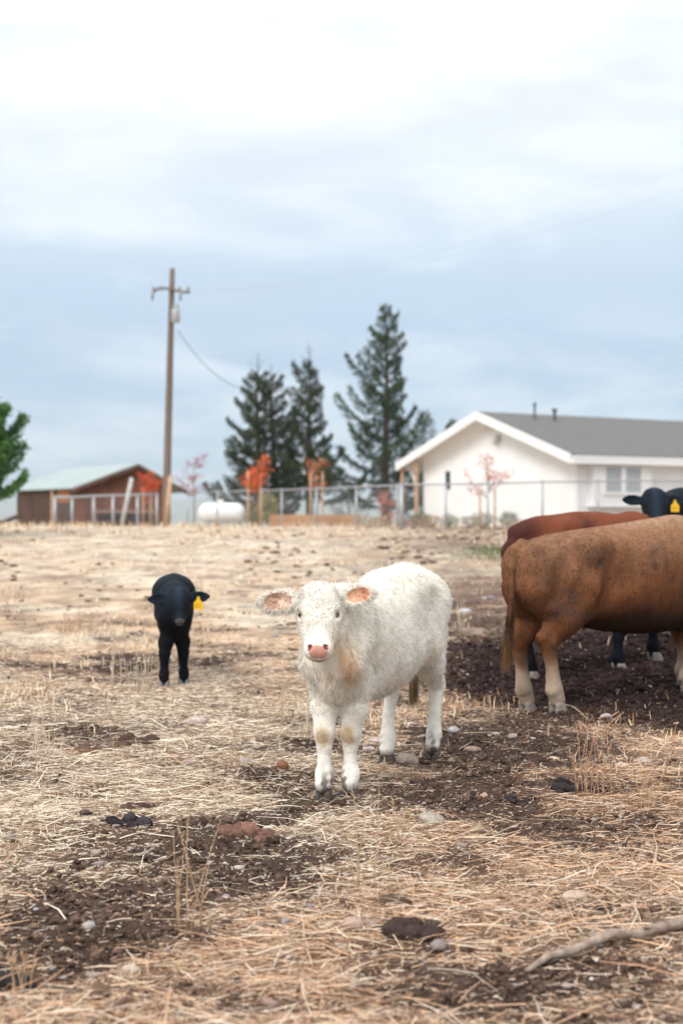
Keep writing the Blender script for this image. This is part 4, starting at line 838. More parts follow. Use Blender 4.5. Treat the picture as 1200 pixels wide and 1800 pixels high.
M_tin = material('pale_metal_roof', (.36, .43, .42), rough=.4, metal=.25, var=.08, vscale=1)
M_pole = material('pole_timber', (.20, .155, .125), col2=(.145, .11, .09), rough=.9, vscale=4, stretch=(1, 1, .1))
M_grey = material('grey_metal', (.42, .44, .45), rough=.5, metal=.2)
M_porc = material('insulator_glaze', (.30, .33, .33), rough=.3)
M_cable = material('cable', (.10, .10, .11), rough=.6)

# ---- house in its own frame: e1 along the ridge, e2 across the gable
KH = 52 / 45
RX, RY = 7.25 * KH, 45 * KH; E1 = Vector((.849, .529, 0)); E2 = Vector((-.529, .849, 0))
HG = gz1(RX, RY, False) ; hroot = empty('farmhouse', (RX, RY, HG), math.atan2(E1.y, E1.x))
tag(hroot, 'single storey white farmhouse with a grey shingle gable roof behind the fence', 'house')
zc = CAMH - HG; ZE = 1.80 * KH + zc; ZR = 3.44 * KH + zc; WD = 9.78 * KH; MID = WD / 2; LEN = 26.0; th = .22
sl_h = (ZR - ZE) / MID
def roofz(s): return ZE + (MID - abs(s - MID)) * sl_h
for nm, a, b in (('roof', 0.0, MID), ('roof', MID, WD)):
    m_ = MB(); za, zb = roofz(a), roofz(b)
    m_.hexa([(-.02, a, za - .05), (LEN, a, za - .05), (LEN, b, zb - .05), (-.02, b, zb - .05), (-.02, a, za + .04), (LEN, a, za + .04), (LEN, b, zb + .04), (-.02, b, zb + .04)])
    rf = m_.build(nm, M_shingle, hroot)
    if a == 0.0:
        for (px_, w_, h_) in ((939, .09, .62), (974, .14, .42)):
            m2_ = MB(); yy = MID - .9; q_ = (px_ - 600) / 2500; bx_, by_ = RX + E2.x * yy, RY + E2.y * yy; t_l = (q_ * by_ - bx_) / (E1.x - q_ * E1.y); m2_.tube([(t_l, yy, roofz(yy)), (t_l, yy, roofz(yy) + h_)], w_ / 2, 10); m2_.tube([(t_l, yy, roofz(yy) + h_), (t_l, yy, roofz(yy) + h_ + .10)], w_ * .8, 10)
            m2_.build('roof_vent', material('vent_pipe', (.10, .11, .12), rough=.6), rf)
for a, b in ((-.03, MID), (MID, WD + .03)):
    m_ = MB(); za, zb = roofz(a), roofz(b); m_.hexa([(-.07, a, za - .30), (-.022, a, za - .30), (-.022, b, zb - .30), (-.07, b, zb - .30), (-.07, a, za + .05), (-.022, a, za + .05), (-.022, b, zb + .05), (-.07, b, zb + .05)]); m_.build('rake_board', M_trim, hroot)
for s_0 in (0, WD):
    m_ = MB(); d_ = -.14 if s_0 == 0 else .02; m_.box((0, s_0 + d_, ZE - .30), (LEN, s_0 + d_ + .12, ZE - .01)); m_.box((0, s_0 + d_ - .01, ZE - .10), (LEN, s_0 + d_ + .13, ZE - .012)); m_.build('gutter', M_trim, hroot)
m_ = MB(); WL, WR, WX = .46, 8.97 * KH, .72      # wall box: WR is the far-left wall
m_.poly([(WX, WL, -.3), (WX, WR, -.3), (WX, WR, roofz(WR) - .06), (WX, MID, ZR - .06), (WX, WL, roofz(WL) - .06)][::-1])
m_.build('gable_wall', M_wall, hroot)
m_ = MB(); m_.box((WX + .002, WL, -.3), (LEN - .3, WL + .15, roofz(WL) - .06)); zz = .1
while zz < roofz(WL) - .3: m_.box((WX + .03, WL - .012, zz), (LEN - .3, WL - .001, zz + .012)); zz += .2
m_.build('side_wall', M_wall, hroot)
m_ = MB(); m_.box((WX + .002, WR - .15, -.3), (LEN - .3, WR, roofz(WR) - .06)); m_.box((LEN - .45, WL + .15, -.3), (LEN - .3, WR - .15, ZE)); m_.build('rear_wall', M_wall, hroot)
m_ = MB()   # soffits under both slopes
for a, b in ((.0, WL), (WR, WD)):
    m_.hexa([(0, a, roofz(a) - .10), (LEN, a, roofz(a) - .10), (LEN, b, roofz(b) - .10), (0, b, roofz(b) - .10), (0, a, roofz(a) - .055), (LEN, a, roofz(a) - .055), (LEN, b, roofz(b) - .055), (0, b, roofz(b) - .055)])
for a, b in ((WL, MID), (MID, WR)):
    m_.hexa([(0, a, roofz(a) - .10), (WX, a, roofz(a) - .10), (WX, b, roofz(b) - .10), (0, b, roofz(b) - .10), (0, a, roofz(a) - .055), (WX, a, roofz(a) - .055), (WX, b, roofz(b) - .055), (0, b, roofz(b) - .055)])
m_.build('soffit', M_trim, hroot)
# corner boards
m_ = MB(); m_.box((WX - .03, WL - .03, -.3), (WX + .10, WL + .10, roofz(WL) - .10)); m_.build('corner_board', M_trim, hroot)
# bay with the double window, on the side wall
def t_at(p, off=0.0):   # e1 coordinate on the side wall seen at picture column p
    q = (p - 600) / 2500; bx, by = RX + E2.x * (WL - off), RY + E2.y * (WL - off); return (q * by - bx) / (E1.x - q * E1.y)
def z_at(y_, t, off=0.0): return zc - (y_ - 900) / 2500 * (RY + E2.y * (WL - off) + E1.y * t)
BO = .35; ta_, tb_ = t_at(1043, BO), t_at(1143, BO); zb0 = z_at(888, ta_, BO); zt0 = roofz(WL) - .16
m_ = MB(); m_.box((ta_, WL - BO, zb0), (tb_, WL - .002, zt0)); m_.box((ta_ - .05, WL - BO - .04, zb0 - .06), (tb_ + .05, WL - .004, zb0 - .001)); bay = m_.build('window_bay', M_trim, hroot)
w0, w1 = t_at(1063, BO), t_at(1125, BO); zw0, zw1 = z_at(865, w0, BO), min(z_at(821, w0, BO), zt0 - .08); wm = (w0 + w1) / 2
m_ = MB(); yf = WL - BO
for bx in (((w0 - .10, yf - .05, zw0 - .10), (w1 + .10, yf - .001, zw0)), ((w0 - .10, yf - .05, zw1), (w1 + .10, yf - .001, zw1 + .07)), ((w0 - .10, yf - .05, zw0 + .0), (w0, yf - .001, zw1)), ((w1, yf - .05, zw0), (w1 + .10, yf - .001, zw1)), ((wm - .11, yf - .045, zw0), (wm + .11, yf - .001, zw1))): m_.box(*bx)
wf = m_.build('window', M_trim, bay)
for a, b in ((w0, wm - .11), (wm + .11, w1)):
    m_ = MB(); m_.box((a + .002, yf - .022, zw0 + .002), (b - .002, yf - .003, zw1 - .002)); z_ = zw0 + .05
    while z_ < zw1 - .05: m_.box((a + .01, yf - .028, z_), (b - .01, yf - .0225, z_ + .03)); z_ += .08
    m_.build('window_pane', M_blind, bay)
# gable wall details: slim dark window, vent and lamp; e2 coordinate at a picture column on the gable wall plane
def s_at(p): q = (p - 600) / 2500; bx, by = RX + E1.x * WX, RY + E1.y * WX; return (q * by - bx) / (E2.x - q * E2.y)
def gz_at(y_, s): return zc - (y_ - 900) / 2500 * (RY + E1.y * WX + E2.y * s)
s0_, s1_ = s_at(792), s_at(784); m_ = MB(); z0_, z1_ = gz_at(860, s0_), gz_at(828, s0_); m_.box((WX - .03, s0_ - .05, z0_ - .05), (WX - .001, s1_ + .05, z1_ + .05)); wn_ = m_.build('window', M_trim, hroot)
m_ = MB(); m_.box((WX - .045, s0_, z0_), (WX - .031, s1_, z1_)); m_.build('window_pane', material('dark_glass', (.03, .05, .05), rough=.2, spec=.5), wn_)
sv = s_at(861); m_ = MB(); zv = gz_at(757, sv)
m_.box((WX - .03, sv - .35, zv - .03), (WX - .001, sv + .35, zv + .25)); z_ = zv
while z_ < zv + .22: m_.box((WX - .045, sv - .3, z_), (WX - .031, sv + .3, z_ + .02)); z_ += .05
m_.build('gable_vent', M_white, hroot)
sv = s_at(877); m_ = MB(); zv = gz_at(770, sv); m_.box((WX - .16, sv - .10, zv - .10), (WX - .001, sv + .10, zv + .12)); m_.tube([(WX - .1, sv, zv - .10), (WX - .22, sv, zv - .22)], [.07, .11], 8); m_.build('wall_lamp', material('lamp_grey', (.5, .5, .5), rough=.5), hroot)
# porch posts under the far-left eave
for (xl, sl2) in ((.12, WD - .15), (.12, WD - 1.20)):
    m_ = MB(); m_.box((xl, sl2 - .06, -.35), (xl + .12, sl2 + .06, roofz(sl2) - .10)); m_.build('porch_post', M_post, hroot)
m_ = MB(); m_.box((.30, WR + .02, ZE - .18), (.42, WD - .1, ZE - .12)); m_.tube([(.36, WR + .02, ZE - .95), (.36, WD - .5, ZE - .19)], .05, 6); m_.build('porch_brace', M_white, hroot)

# ---- chain-link fence across the crest
def fence(name, pts, hts, label, wire=.055, postr=.032, railr=.024, big=()):
    """pts: ground points; one post on each"""
    P = [Vector(p) for p in pts]; o0 = P[0].copy(); rt = empty(name, o0); tag(rt, label, 'fence')
    for i, p in enumerate(P):
        m_ = MB(); r_ = .06 if i in big else postr; m_.tube([p - o0 - Vector((0, 0, .3)), p - o0 + Vector((0, 0, hts[i] + .02))], r_, 8)
        m_.tube([p - o0 + Vector((0, 0, hts[i] + .02)), p - o0 + Vector((0, 0, hts[i] + .06))], [r_ * 1.15, r_ * .6], 8); m_.build('fence_post', M_galv, rt, True)
    m_ = MB(); m_.tube([p - o0 + Vector((0, 0, h_)) for p, h_ in zip(P, hts)], railr, 8); m_.build('top_rail', M_galv, rt, True)
    V = []; F = []
    for i in range(len(P) - 1):
        a, b = P[i] - o0, P[i + 1] - o0; Lh_ = (b - a).length; h_ = (hts[i] + hts[i + 1]) / 2 - .02; d = (b - a) / Lh_; k = -h_
        while k < Lh_:
            for sg_ in (1, -1):
                t0, t1 = max(k, 0), min(k + h_, Lh_)
                if t1 <= t0: continue
                za, zb = (t0 - k), (t1 - k)
                if sg_ < 0: za, zb = h_ - za, h_ - zb
                p0 = a + d * t0 + Vector((0, 0, za + .03)); p1 = a + d * t1 + Vector((0, 0, zb + .03)); u_ = (p1 - p0).normalized(); s2_ = u_.cross(Vector((-d.y, d.x, 0))).normalized() * .0022; n0 = len(V)
                V += [tuple(p0 - s2_), tuple(p0 + s2_), tuple(p1 + s2_), tuple(p1 - s2_)]; F.append((n0, n0 + 1, n0 + 2, n0 + 3))
            k += wire * 1.6
    mesh_np('chain_link', np.array(V), quads=np.array(F), mat=M_galv, parent=rt, smooth=False)
    return rt
def gp(p, Y_): x_ = (p - 600) / 2500 * Y_; return Vector((x_, Y_, gz1(x_, Y_, False)))
def ztop(y_, Y_): return CAMH - (y_ - 900) / 2500 * Y_
FR = [(705, 40.0, 852), (783, 40.2, 851), (857, 40.4, 850), (953, 40.7, 847), (1050, 41.0, 846), (1150, 41.3, 845), (1250, 41.6, 845), (1350, 42, 844)]
fence('chain_link_fence', [gp(a, b) for a, b, c in FR], [ztop(c, b) - gp(a, b).z for a, b, c in FR], 'galvanised chain link fence running in front of the farmhouse', big=(0,))
FL = [(698, 40.15, 853), (626, 42.5, 856), (556, 44.5, 859), (495, 47, 861), (436, 49.5, 863), (382, 52, 865), (330, 54.5, 867)]
fence('chain_link_fence', [gp(a, b) for a, b, c in FL], [ztop(c, b) - gp(a, b).z for a, b, c in FL], 'chain link fence running left from the thick corner post past the conifers')
FP = [(97, 56, 874), (127, 56.5, 874), (165, 57, 872), (199, 57.5, 871), (242, 58, 870), (276, 58.5, 869)]
fence('livestock_pen', [gp(a, b) for a, b, c in FP], [ztop(c, b) - gp(a, b).z for a, b, c in FP], 'low silver wire pen in front of the red wooden barn', postr=.06, railr=.045)
# ---- leaning grey post
a, b = px(213, 921, 56.5), px(232, 840, 56.5); a.z -= .2
m_ = MB(); m_.tube([Vector((0, 0, 0)), b - a], .085, 8); o = m_.build('leaning_post', material('pale_post', (.50, .49, .48), rough=.7, var=.15), None, True); o.location = a; tag(o, 'pale grey post leaning to the right against the livestock pen', 'post')

# ---- barn
def barn():
    D = 70.0; zg = CAMH - 28 / 2500 * D
    def W(p, y_, d): return px(p, y_, d)
    A = W(300, 930, D); A.z = 0  # right end of the gable front
    B = W(131, 930, D + 1.0); B.z = 0    # left end of the gable front
    e = (B - A).normalized(); back = Vector((-e.y, e.x, 0)); back = back if back.y > 0 else -back
    Wd = (B - A).length; back2 = (W(30, 930, 79.0)); back2.z = 0
    o0 = A.copy(); o0.z = gz1(A.x, A.y, False) - .35; rt = empty('barn', o0); tag(rt, 'small weathered red wooden barn with a pale metal roof at the left', 'barn')
    zr = CAMH + (900 - 817) / 2500 * D - o0.z; ze = CAMH + (900 - 853) / 2500 * D - o0.z; zl = CAMH + (900 - 856) / 2500 * (D + 1) - o0.z
    Rg = (W(236, 900, D + .4)); Rg.z = 0; sR = (Rg - A).dot(e)
    bd = (back2 - B); bd.z = 0          # long left side runs back to the left
    L_ = bd.length; bu = bd.normalized()
    def P(s, t, z): v = A + e * s + bu * t - Vector((A.x, A.y, 0)); v.z = z; return v
    zA = ze; zB = zl
    m_ = MB(); ww = .12
    m_.poly([P(0, 0, 0), P(Wd, 0, 0), P(Wd, 0, zB), P(sR, 0, zr), P(0, 0, zA)]); k = .25
    while k < Wd - .1:   # board battens
        zt = lerp(zA, zr, k / sR) if k < sR else lerp(zr, zB, (k - sR) / (Wd - sR)); f = -bu * .03; q = [P(k, 0, .05) + f, P(k + .04, 0, .05) + f, P(k + .04, 0, zt - .12) + f, P(k, 0, zt - .12) + f]; m_.poly(q); k += .3
    m_.build('gable_wall', M_wood, rt)
    m_ = MB(); m_.poly([P(Wd, 0, 0), P(Wd, L_, 0), P(Wd, L_, zB), P(Wd, 0, zB)]); k = .2; ou = e * .03
    while k < L_ - .2: m_.poly([P(Wd, k, .05) + ou, P(Wd, k + .05, .05) + ou, P(Wd, k + .05, zB - .05) + ou, P(Wd, k, zB - .05) + ou]); k += .35
    m_.build('side_wall', M_darkwood, rt)
    m_ = MB(); m_.poly([P(0, 0, 0), P(0, L_, 0), P(0, L_, zA), P(0, 0, zA)]); m_.poly([P(0, L_, 0), P(Wd, L_, 0), P(Wd, L_, zB), P(sR, L_, zr), P(0, L_, zA)]); m_.build('rear_wall', M_darkwood, rt)
    ov = .75; slL = (zr - zB) / (Wd - sR); slR = (zr - zA) / sR; f = -.55
    m_ = MB(); a0, a1 = sR, Wd + .35
    def slab(m, s0, z0, s1, z1, t=.07): m.hexa([P(s0, f, z0), P(s1, f, z1), P(s1, L_ + .4, z1), P(s0, L_ + .4, z0), P(s0, f, z0 + t), P(s1, f, z1 + t), P(s1, L_ + .4, z1 + t), P(s0, L_ + .4, z0 + t)])
    slab(m_, sR, zr + .02, Wd + .35, zB - .35 * slL + .02); k = 0
    m_.build('roof', M_tin, rt)
    m_ = MB(); slab(m_, sR - .004, zr + .02, -ov, zA - ov * slR + .02); m_.build('roof', M_tin, rt)
    m_ = MB()
    for s0, z0, s1, z1 in ((sR, zr, Wd + .35, zB - .35 * slL), (sR, zr, -ov, zA - ov * slR)):
        g = bu * (f - .06); m_.hexa([P(s0, 0, z0 - .16) + g, P(s1, 0, z1 - .16) + g, P(s1, 0, z1 - .16) + g + bu * .05, P(s0, 0, z0 - .16) + g + bu * .05, P(s0, 0, z0 + .02) + g, P(s1, 0, z1 + .02) + g, P(s1, 0, z1 + .02) + g + bu * .05, P(s0, 0, z0 + .02) + g + bu * .05])
    m_.build('barge_board', M_darkwood, rt)
    # dark open bay low in the gable front, and an orange boarded panel
    m_ = MB(); f2 = -bu * .05; m_.poly([P(.9, 0, .35) + f2, P(Wd - 1.2, 0, .35) + f2, P(Wd - 1.2, 0, 1.0) + f2, P(.9, 0, 1.0) + f2]); m_.build('feed_opening', material('dark_opening', (.02, .014, .012), rough=1), rt)
    m_ = MB(); f2 = -bu * .09; m_.hexa([P(.7, 0, 1.02) + f2, P(Wd - 1.0, 0, 1.02) + f2, P(Wd - 1.0, 0, 1.02), P(.7, 0, 1.02), P(.7, 0, 1.18) + f2, P(Wd - 1.0, 0, 1.18) + f2, P(Wd - 1.0, 0, 1.18), P(.7, 0, 1.18)]); m_.build('feed_rail', material('worn_rail', (.22, .15, .11), rough=.9), rt)
    m_ = MB(); f2 = e * .05; m_.poly([P(Wd, .5, 1.55) + f2, P(Wd, 2.4, 1.55) + f2, P(Wd, 2.4, zB - .12) + f2, P(Wd, .5, zB - .12) + f2]); m_.build('board_panel', material('orange_board', (.30, .13, .045), rough=.9, var=.3), rt)
    m_ = MB(); m_.tube([P(Wd + .1, 3.0, 0), P(Wd + .1, 3.0, zB)], .09, 6); m_.build('corner_post', M_post, rt)
barn()
# dark timber rail fence at the far left
rt = empty('rail_fence', gp(-20, 58)); o0 = rt.location.copy(); tag(rt, 'dark timber rail fence stub at the left edge beside the barn', 'fence')
for (p, y0, y1) in ((3, 915, 935), (-60, 935, 960)):
    a, b = px(p, y1, 58) - o0, px(p, y0, 58) - o0; m_ = MB(); m_.box((a.x - .09, a.y - .09, a.z - .5), (a.x + .09, a.y + .09, b.z)); m_.build('fence_post', M_darkwood, rt)
for (ya, yb) in ((908, 948), (921, 962)):
    a, b = px(31, ya, 58.2) - o0, px(-70, yb, 57.8) - o0; m_ = MB(); m_.tube([a, b], .10, 6); m_.build('fence_rail', M_darkwood, rt)

# ---- utility pole
D = 55.8; b0 = gp(291, D); b0.z -= .5; tp = px(303, 472, D); rt = empty('utility_pole', b0); tag(rt, 'tall wooden utility pole with a crossarm and grey transformer', 'utility pole')
m_ = MB(); n_s = 10; m_.tube([(tp - b0) * (k / n_s) for k in range(n_s + 1)], [lerp(.17, .105, k / n_s) for k in range(n_s + 1)], 14); m_.build('pole', M_pole, rt, True)
c0 = px(302, 511, D) - b0
m_ = MB(); L0, R0 = px(268, 514, D - .2) - b0, px(334, 514, D - .2) - b0; mid_ = px(301, 509, D - .2) - b0
m_.tube([L0, lerp(L0, mid_, .45) + Vector((0, 0, .15)), mid_, lerp(R0, mid_, .45) + Vector((0, 0, -.02)), R0], .055, 6); m_.build('crossarm', M_pole, rt)
for p in (270, 284, 316, 331):
    q = px(p, 512, D - .2) - b0; m_ = MB(); m_.tube([q, q + Vector((0, 0, .10)), q + Vector((0, 0, .16)), q + Vector((0, 0, .20))], [.03, .05, .07, .03], 8); m_.build('insulator', M_porc, rt, True)
for p in (268, 317):
    q = px(p, 513, D - .25) - b0; m_ = MB(); m_.tube([q, q + Vector((.02, 0, -.14)), q + Vector((0, 0, -.18)), q + Vector((0, 0, -.34))], [.045, .075, .045, .05], 8); m_.build('fuse_cutout', M_porc, rt, True)
q = px(309, 567, D - .28) - b0; m_ = MB(); m_.tube([q + Vector((0, 0, z)) for z in (0, .03, .48, .52, .55)], [.13, .165, .165, .15, .05], 14); tf = m_.build('transformer', M_grey, rt, True)
for dx in (-.07, .08): m_ = MB(); m_.tube([q + Vector((dx, 0, z)) for z in (.52, .62, .70, .76)], [.03, .05, .035, .02], 8); m_.build('bushing', M_porc, tf, True)
m_ = MB(); m_.box((q.x - .18, q.y + .10, q.z + .18), (q.x - .02, q.y + .26, q.z + .26)); m_.build('bracket', M_galv, tf)
m_ = MB(); k0 = px(300, 836, D - .12) - b0; m_.tube([px(292, 921, D - .22) - b0, k0], .09, 8); m_.build('splice_post', M_post, rt, True)
def cable(a, b, sag, label, r_=.012):
    m_ = MB(); P = [a.lerp(b, t / 16) - Vector((0, 0, sag * 4 * (t / 16) * (1 - t / 16))) for t in range(17)]; o0 = P[0].copy(); m_.tube([p - o0 for p in P], r_, 5); o = m_.build('power_cable', M_cable, None, True); o.location = o0; tag(o, label, 'cable')
cable(px(312, 580, D - .3), px(432, 684, 66), .5, 'thin service cable sagging from the transformer to the left conifer', .014)
cable(px(331, 511, D - .2), px(1330, 244, 30), .8, 'upper of two faint overhead power lines crossing the sky to the right', .0013)
cable(px(284, 513, D - .2), px(1340, 285, 30.5), .8, 'lower of two faint overhead power lines crossing the sky to the right', .0013)

# ---- propane tank
D = 62; c0 = px(390, 901, D); hr = .43; hl = 1.03 - .43; rt = empty('propane_tank', (c0.x, c0.y, gz1(c0.x, c0.y, False))); zz = c0.z - rt.location.z; tag(rt, 'white horizontal propane tank behind the fence', 'tank')
m_ = MB(); pr = [(-hl - hr * math.cos(a), hr * math.sin(a)) for a in np.linspace(0.05, math.pi / 2, 8)]; pr = pr + [(-x_, r_) for x_, r_ in pr[::-1]]
m_.tube([(x_, 0, zz) for x_, _ in pr], [max(r_, .02) for _, r_ in pr], 20); m_.build('tank_shell', material('tank_white', (.82, .84, .85), rough=.4, spec=.4), rt, True)
m_ = MB(); m_.tube([(-.05, 0, zz + hr - .02), (-.05, 0, zz + hr + .10), (-.05, 0, zz + hr + .14)], [.14, .14, .10], 12); m_.build('valve_dome', M_white, rt, True)
for x_ in (-.55, .55): m_ = MB(); m_.box((x_ - .05, -.28, -.05), (x_ + .05, .28, zz - hr * .75)); m_.build('tank_leg', M_grey, rt)
# ---- low timber raised bed
rt0 = gp(553, 50); A, B = px(478, 928, 50), px(630, 928, 50); zt_ = px(0, 905, 50).z; rt = empty('raised_bed', (A.x, 50, gz1(0, 50, False))); tag(rt, 'long low orange brown timber raised bed beneath the conifers', 'planter'); zt_ -= rt.location.z; Wb = B.x - A.x
M_bed = material('orange_timber', (.42, .19, .09), col2=(.50, .31, .17), rough=.85, vscale=1.2)
m_ = MB(); n_b = 3
for k in range(n_b): z0, z1 = lerp(-.2, zt_, k / n_b) + .01, lerp(-.2, zt_, (k + 1) / n_b); m_.box((0, 0, z0), (Wb, .08, z1))
m_.build('front_boards', M_bed, rt)
for x_ in (-.08, Wb): m_ = MB(); m_.box((x_, 0, -.2), (x_ + .08, 1.3, zt_)); m_.build('end_boards', M_bed, rt)
m_ = MB(); m_.box((0, 1.22, -.2), (Wb, 1.3, zt_)); m_.build('back_boards', M_bed, rt)
m_ = MB(); m_.box((0, .081, -.2), (Wb, 1.219, zt_ - .06)); m_.build('soil_fill', M_clod, rt)

# ---- foliage
def cards(name, P, size, colr, mat, parent=None, asp=2.2, upb=.0):
    n = len(P); d = unit(rng.normal(size=(n, 3)) + np.array([0, 0, upb])); e = unit(np.cross(d, rng.normal(size=(n, 3)))); s1 = size[:, None] * .5; s2 = s1 / asp
    V = np.stack([P - d * s1, P + e * s2, P + d * s1, P - e * s2], 1).reshape(-1, 3); return mesh_np(name, V, quads=np.arange(4 * n).reshape(-1, 4), colors=np.repeat(colr, 4, 0), mat=mat, parent=parent, smooth=False)
M_leaf = material('foliage', attr=True, rough=.75, spec=.2)
def conifer(base, H, spread, seed, label, whorl_n, trunks=((0, 1.0),), bare=0.0, c1=(.030, .050, .030), c2=(.075, .085, .04), dens=1.0, start=.10, low=.9, group='tall conifers behind the fence', cs=1.0, rag=.18):
    r = np.random.default_rng(seed); rt = empty('conifer_tree', base); tag(rt, label, 'tree', group); tk = MB(); FP_, FC, FS = [], [], []
    for (off, hf) in trunks:
        Ht = H * hf; tk.tube([(off * (1 - .3 * k / 8) + .04 * math.sin(k + seed), 0, Ht * k / 8) for k in range(9)], [max(.022 * H * (1 - k / 8) ** .8, .006) for k in range(9)], 8)
        nb = int(whorl_n * hf)
        for i in range(nb):
            t = start + (1 - start) * (i + r.uniform(0, .8)) / nb; z0 = t * Ht; tl = (t - start) / (1 - start)
            L_ = spread * ((1 - tl) ** low + .05) * r.uniform(.40, 1.18) * (1 + rag * math.sin(i * 1.7 + seed) * math.cos(i * .37)); a = i * 2.4 + r.uniform(-.4, .4); tx = off * (1 - .3 * t)
            p = np.array([tx, 0, z0]); d = np.array([math.cos(a), math.sin(a), r.uniform(-.35, .05) + .45 * tl]); pts = [p.copy()]; m = 7
            for k in range(m): d = d + np.array([0, 0, .05 + .06 * k * (1 - .3 * tl)]); dn = d / np.linalg.norm(d); p = p + dn * L_ / m; pts.append(p.copy())
            tk.tube([Vector(q) for q in pts], [max(.035 * (1 - k / 7.5) * (L_ / spread) ** .5 * H / 10, .007) for k in range(m + 1)], 5, cap=False)
            if r.uniform() < bare or (bare and t > .88): continue
            npt = int(230 * dens * L_ / spread * (1.0 + .5 * (1 - tl))) + 10
            tt = r.uniform(.12, 1, npt) ** .8; idx = np.clip((tt * m).astype(int), 0, m - 1); fr = tt * m - idx; PP = np.array(pts)
            c = PP[idx] + (PP[idx + 1] - PP[idx]) * fr[:, None]; wd = .15 * L_ * (1.15 - tt) + .10
            # twigs: side shoots in clumps
            tw = np.floor(tt * 9) ; sgn = np.where((tw + r.integers(0, 2, npt)) % 2 < 1, 1, -1); side = np.array([-math.sin(a), math.cos(a), 0]); along = np.array([math.cos(a), math.sin(a), 0])
            q = r.uniform(0, 1, npt) ** .8; c = c + side * (sgn * q * wd * 1.5)[:, None] + along * (q * wd * .6)[:, None] + np.array([0, 0, 1]) * (r.normal(0, .05, npt) - q * wd * .25)[:, None] + r.normal(0, .035, (npt, 3))
            FP_.append(c); cc = lerp(np.array(c1), np.array(c2), np.clip(r.normal(.35, .3, (npt, 1)) + .3 * (tt[:, None] - .5), 0, 1)) * r.uniform(.75, 1.25); FC.append(cc); FS.append(r.uniform(.09, .22, npt) * H / 10 * cs)
    tk.build('trunk', material('conifer_bark', (.10, .075, .06), rough=.95, var=.3, vscale=6), rt, True)
    cards('crown', np.concatenate(FP_), np.concatenate(FS), np.concatenate(FC), M_leaf, rt, asp=3.0)
    return rt
def tb(p, Y_): g = gp(p, Y_); g.z -= .1; return g
conifer(tb(463, 66), 8.5, 2.6, 5, 'twin trunked conifer with bare dead tips, leftmost of the three behind the fence', 62, trunks=((-.35, .96), (.5, .90)), bare=.05, dens=2.2, low=.72)
conifer(tb(543, 65), 8.5, 2.2, 8, 'slender open conifer in the middle of the three behind the fence', 58, bare=.04, dens=2.1, start=.14, low=.72)
conifer(tb(678, 64), 10.1, 3.5, 9, 'tallest and densest conifer, just left of the farmhouse', 84, bare=.0, dens=1.9, start=.08, low=.85, rag=.2, c2=(.075, .11, .04))
conifer(tb(-72, 36), 3.6, 1.75, 21, 'bright green pine whose branches enter the picture at the left edge', 110, dens=3.2, cs=2.3, c1=(.04, .12, .035), c2=(.12, .25, .06), group=None, low=.35, start=.34)
conifer(tb(420, 70), 2.6, 1.6, 31, 'low dark conifer bush at the foot of the twin trunked tree', 34, dens=1.2, group=None, low=.5)
conifer(tb(612, 71), 2.5, 1.5, 37, 'low dark conifer bush at the left foot of the tallest conifer', 34, dens=1.3, group=None, low=.5)
conifer(tb(745, 68), 5.6, 1.9, 33, 'smaller green conifer half hidden behind the farmhouse eave', 50, dens=1.2, group=None, low=.6, c2=(.09, .12, .045))

def young(p, Y_, H, w_, cols_, n, label, stakes=(), h0=.45, dense=1.0, base_y=None):
    b = gp(p, Y_); b.z -= .05; rt = empty('young_tree', b); tag(rt, label, 'tree', 'young trees with autumn leaves'); r = np.random.default_rng(int(p)); tk = MB(); tk.tube([(0, 0, 0), (.02, 0, H * .4), (-.02, 0, H * .75), (0, 0, H * .97)], [.035, .028, .018, .006], 6); PP = []
    for i in range(16):
        z0 = H * r.uniform(h0 * .9, .9); a = r.uniform(0, 6.28); L_ = w_ * r.uniform(.5, 1.1) * (1.1 - .5 * (z0 / H)); pts = [(0, 0, z0), (math.cos(a) * L_ * .5, math.sin(a) * L_ * .5, z0 + L_ * .35), (math.cos(a) * L_, math.sin(a) * L_, z0 + L_ * r.uniform(.3, .9))]
        tk.tube(pts, [.012, .008, .003], 4, cap=False); k = int(n / 16 * r.uniform(.3, 1.7)); t = r.uniform(.3, 1.05, k)[:, None]; c = (np.array(pts[0]) * (1 - t) + np.array(pts[2]) * t) + r.normal(0, .08 * dense, (k, 3)); PP.append(c)
    PP = np.concatenate(PP); PP = PP[PP[:, 2] < H * 1.05]; cp = np.array(cols_); cc = cp[r.integers(0, len(cp), len(PP))] * r.uniform(.7, 1.2, (len(PP), 1))
    tk.build('trunk', material('young_bark', (.25, .17, .12), rough=.9), rt, True); cards('crown', PP, r.uniform(.05, .10, len(PP)), cc, M_leaf, rt, asp=1.5)
    for j, (sp, sy_) in enumerate(stakes):
        q = px(sp, sy_, Y_ - .15); g = gp(sp, Y_ - .15); m_ = MB(); m_.tube([Vector((0, 0, -.2)), Vector((q.x - g.x, 0, q.z - g.z))], .036, 6); o = m_.build('wooden_stake', M_post, None, True); o.location = g; tag(o, STK[(p, j)], 'stake', 'wooden tree stakes')
STK = {(452, 0): 'left wooden stake of the bright orange red young tree beside the propane tank', (452, 1): 'right wooden stake of the bright orange red young tree beside the propane tank',
       (557, 0): 'left wooden stake of the thin orange brown tree above the raised bed', (557, 1): 'right wooden stake of the thin orange brown tree above the raised bed',
       (856, 0): 'left pale stake of the red young tree before the white gable wall', (856, 1): 'right pale stake of the red young tree before the white gable wall',
       (262, 0): 'left wooden stake of the red young tree in front of the barn', (262, 1): 'right wooden stake of the red young tree in front of the barn'}
red = [(.62, .07, .03), (.70, .12, .04), (.50, .05, .03), (.55, .14, .05)]
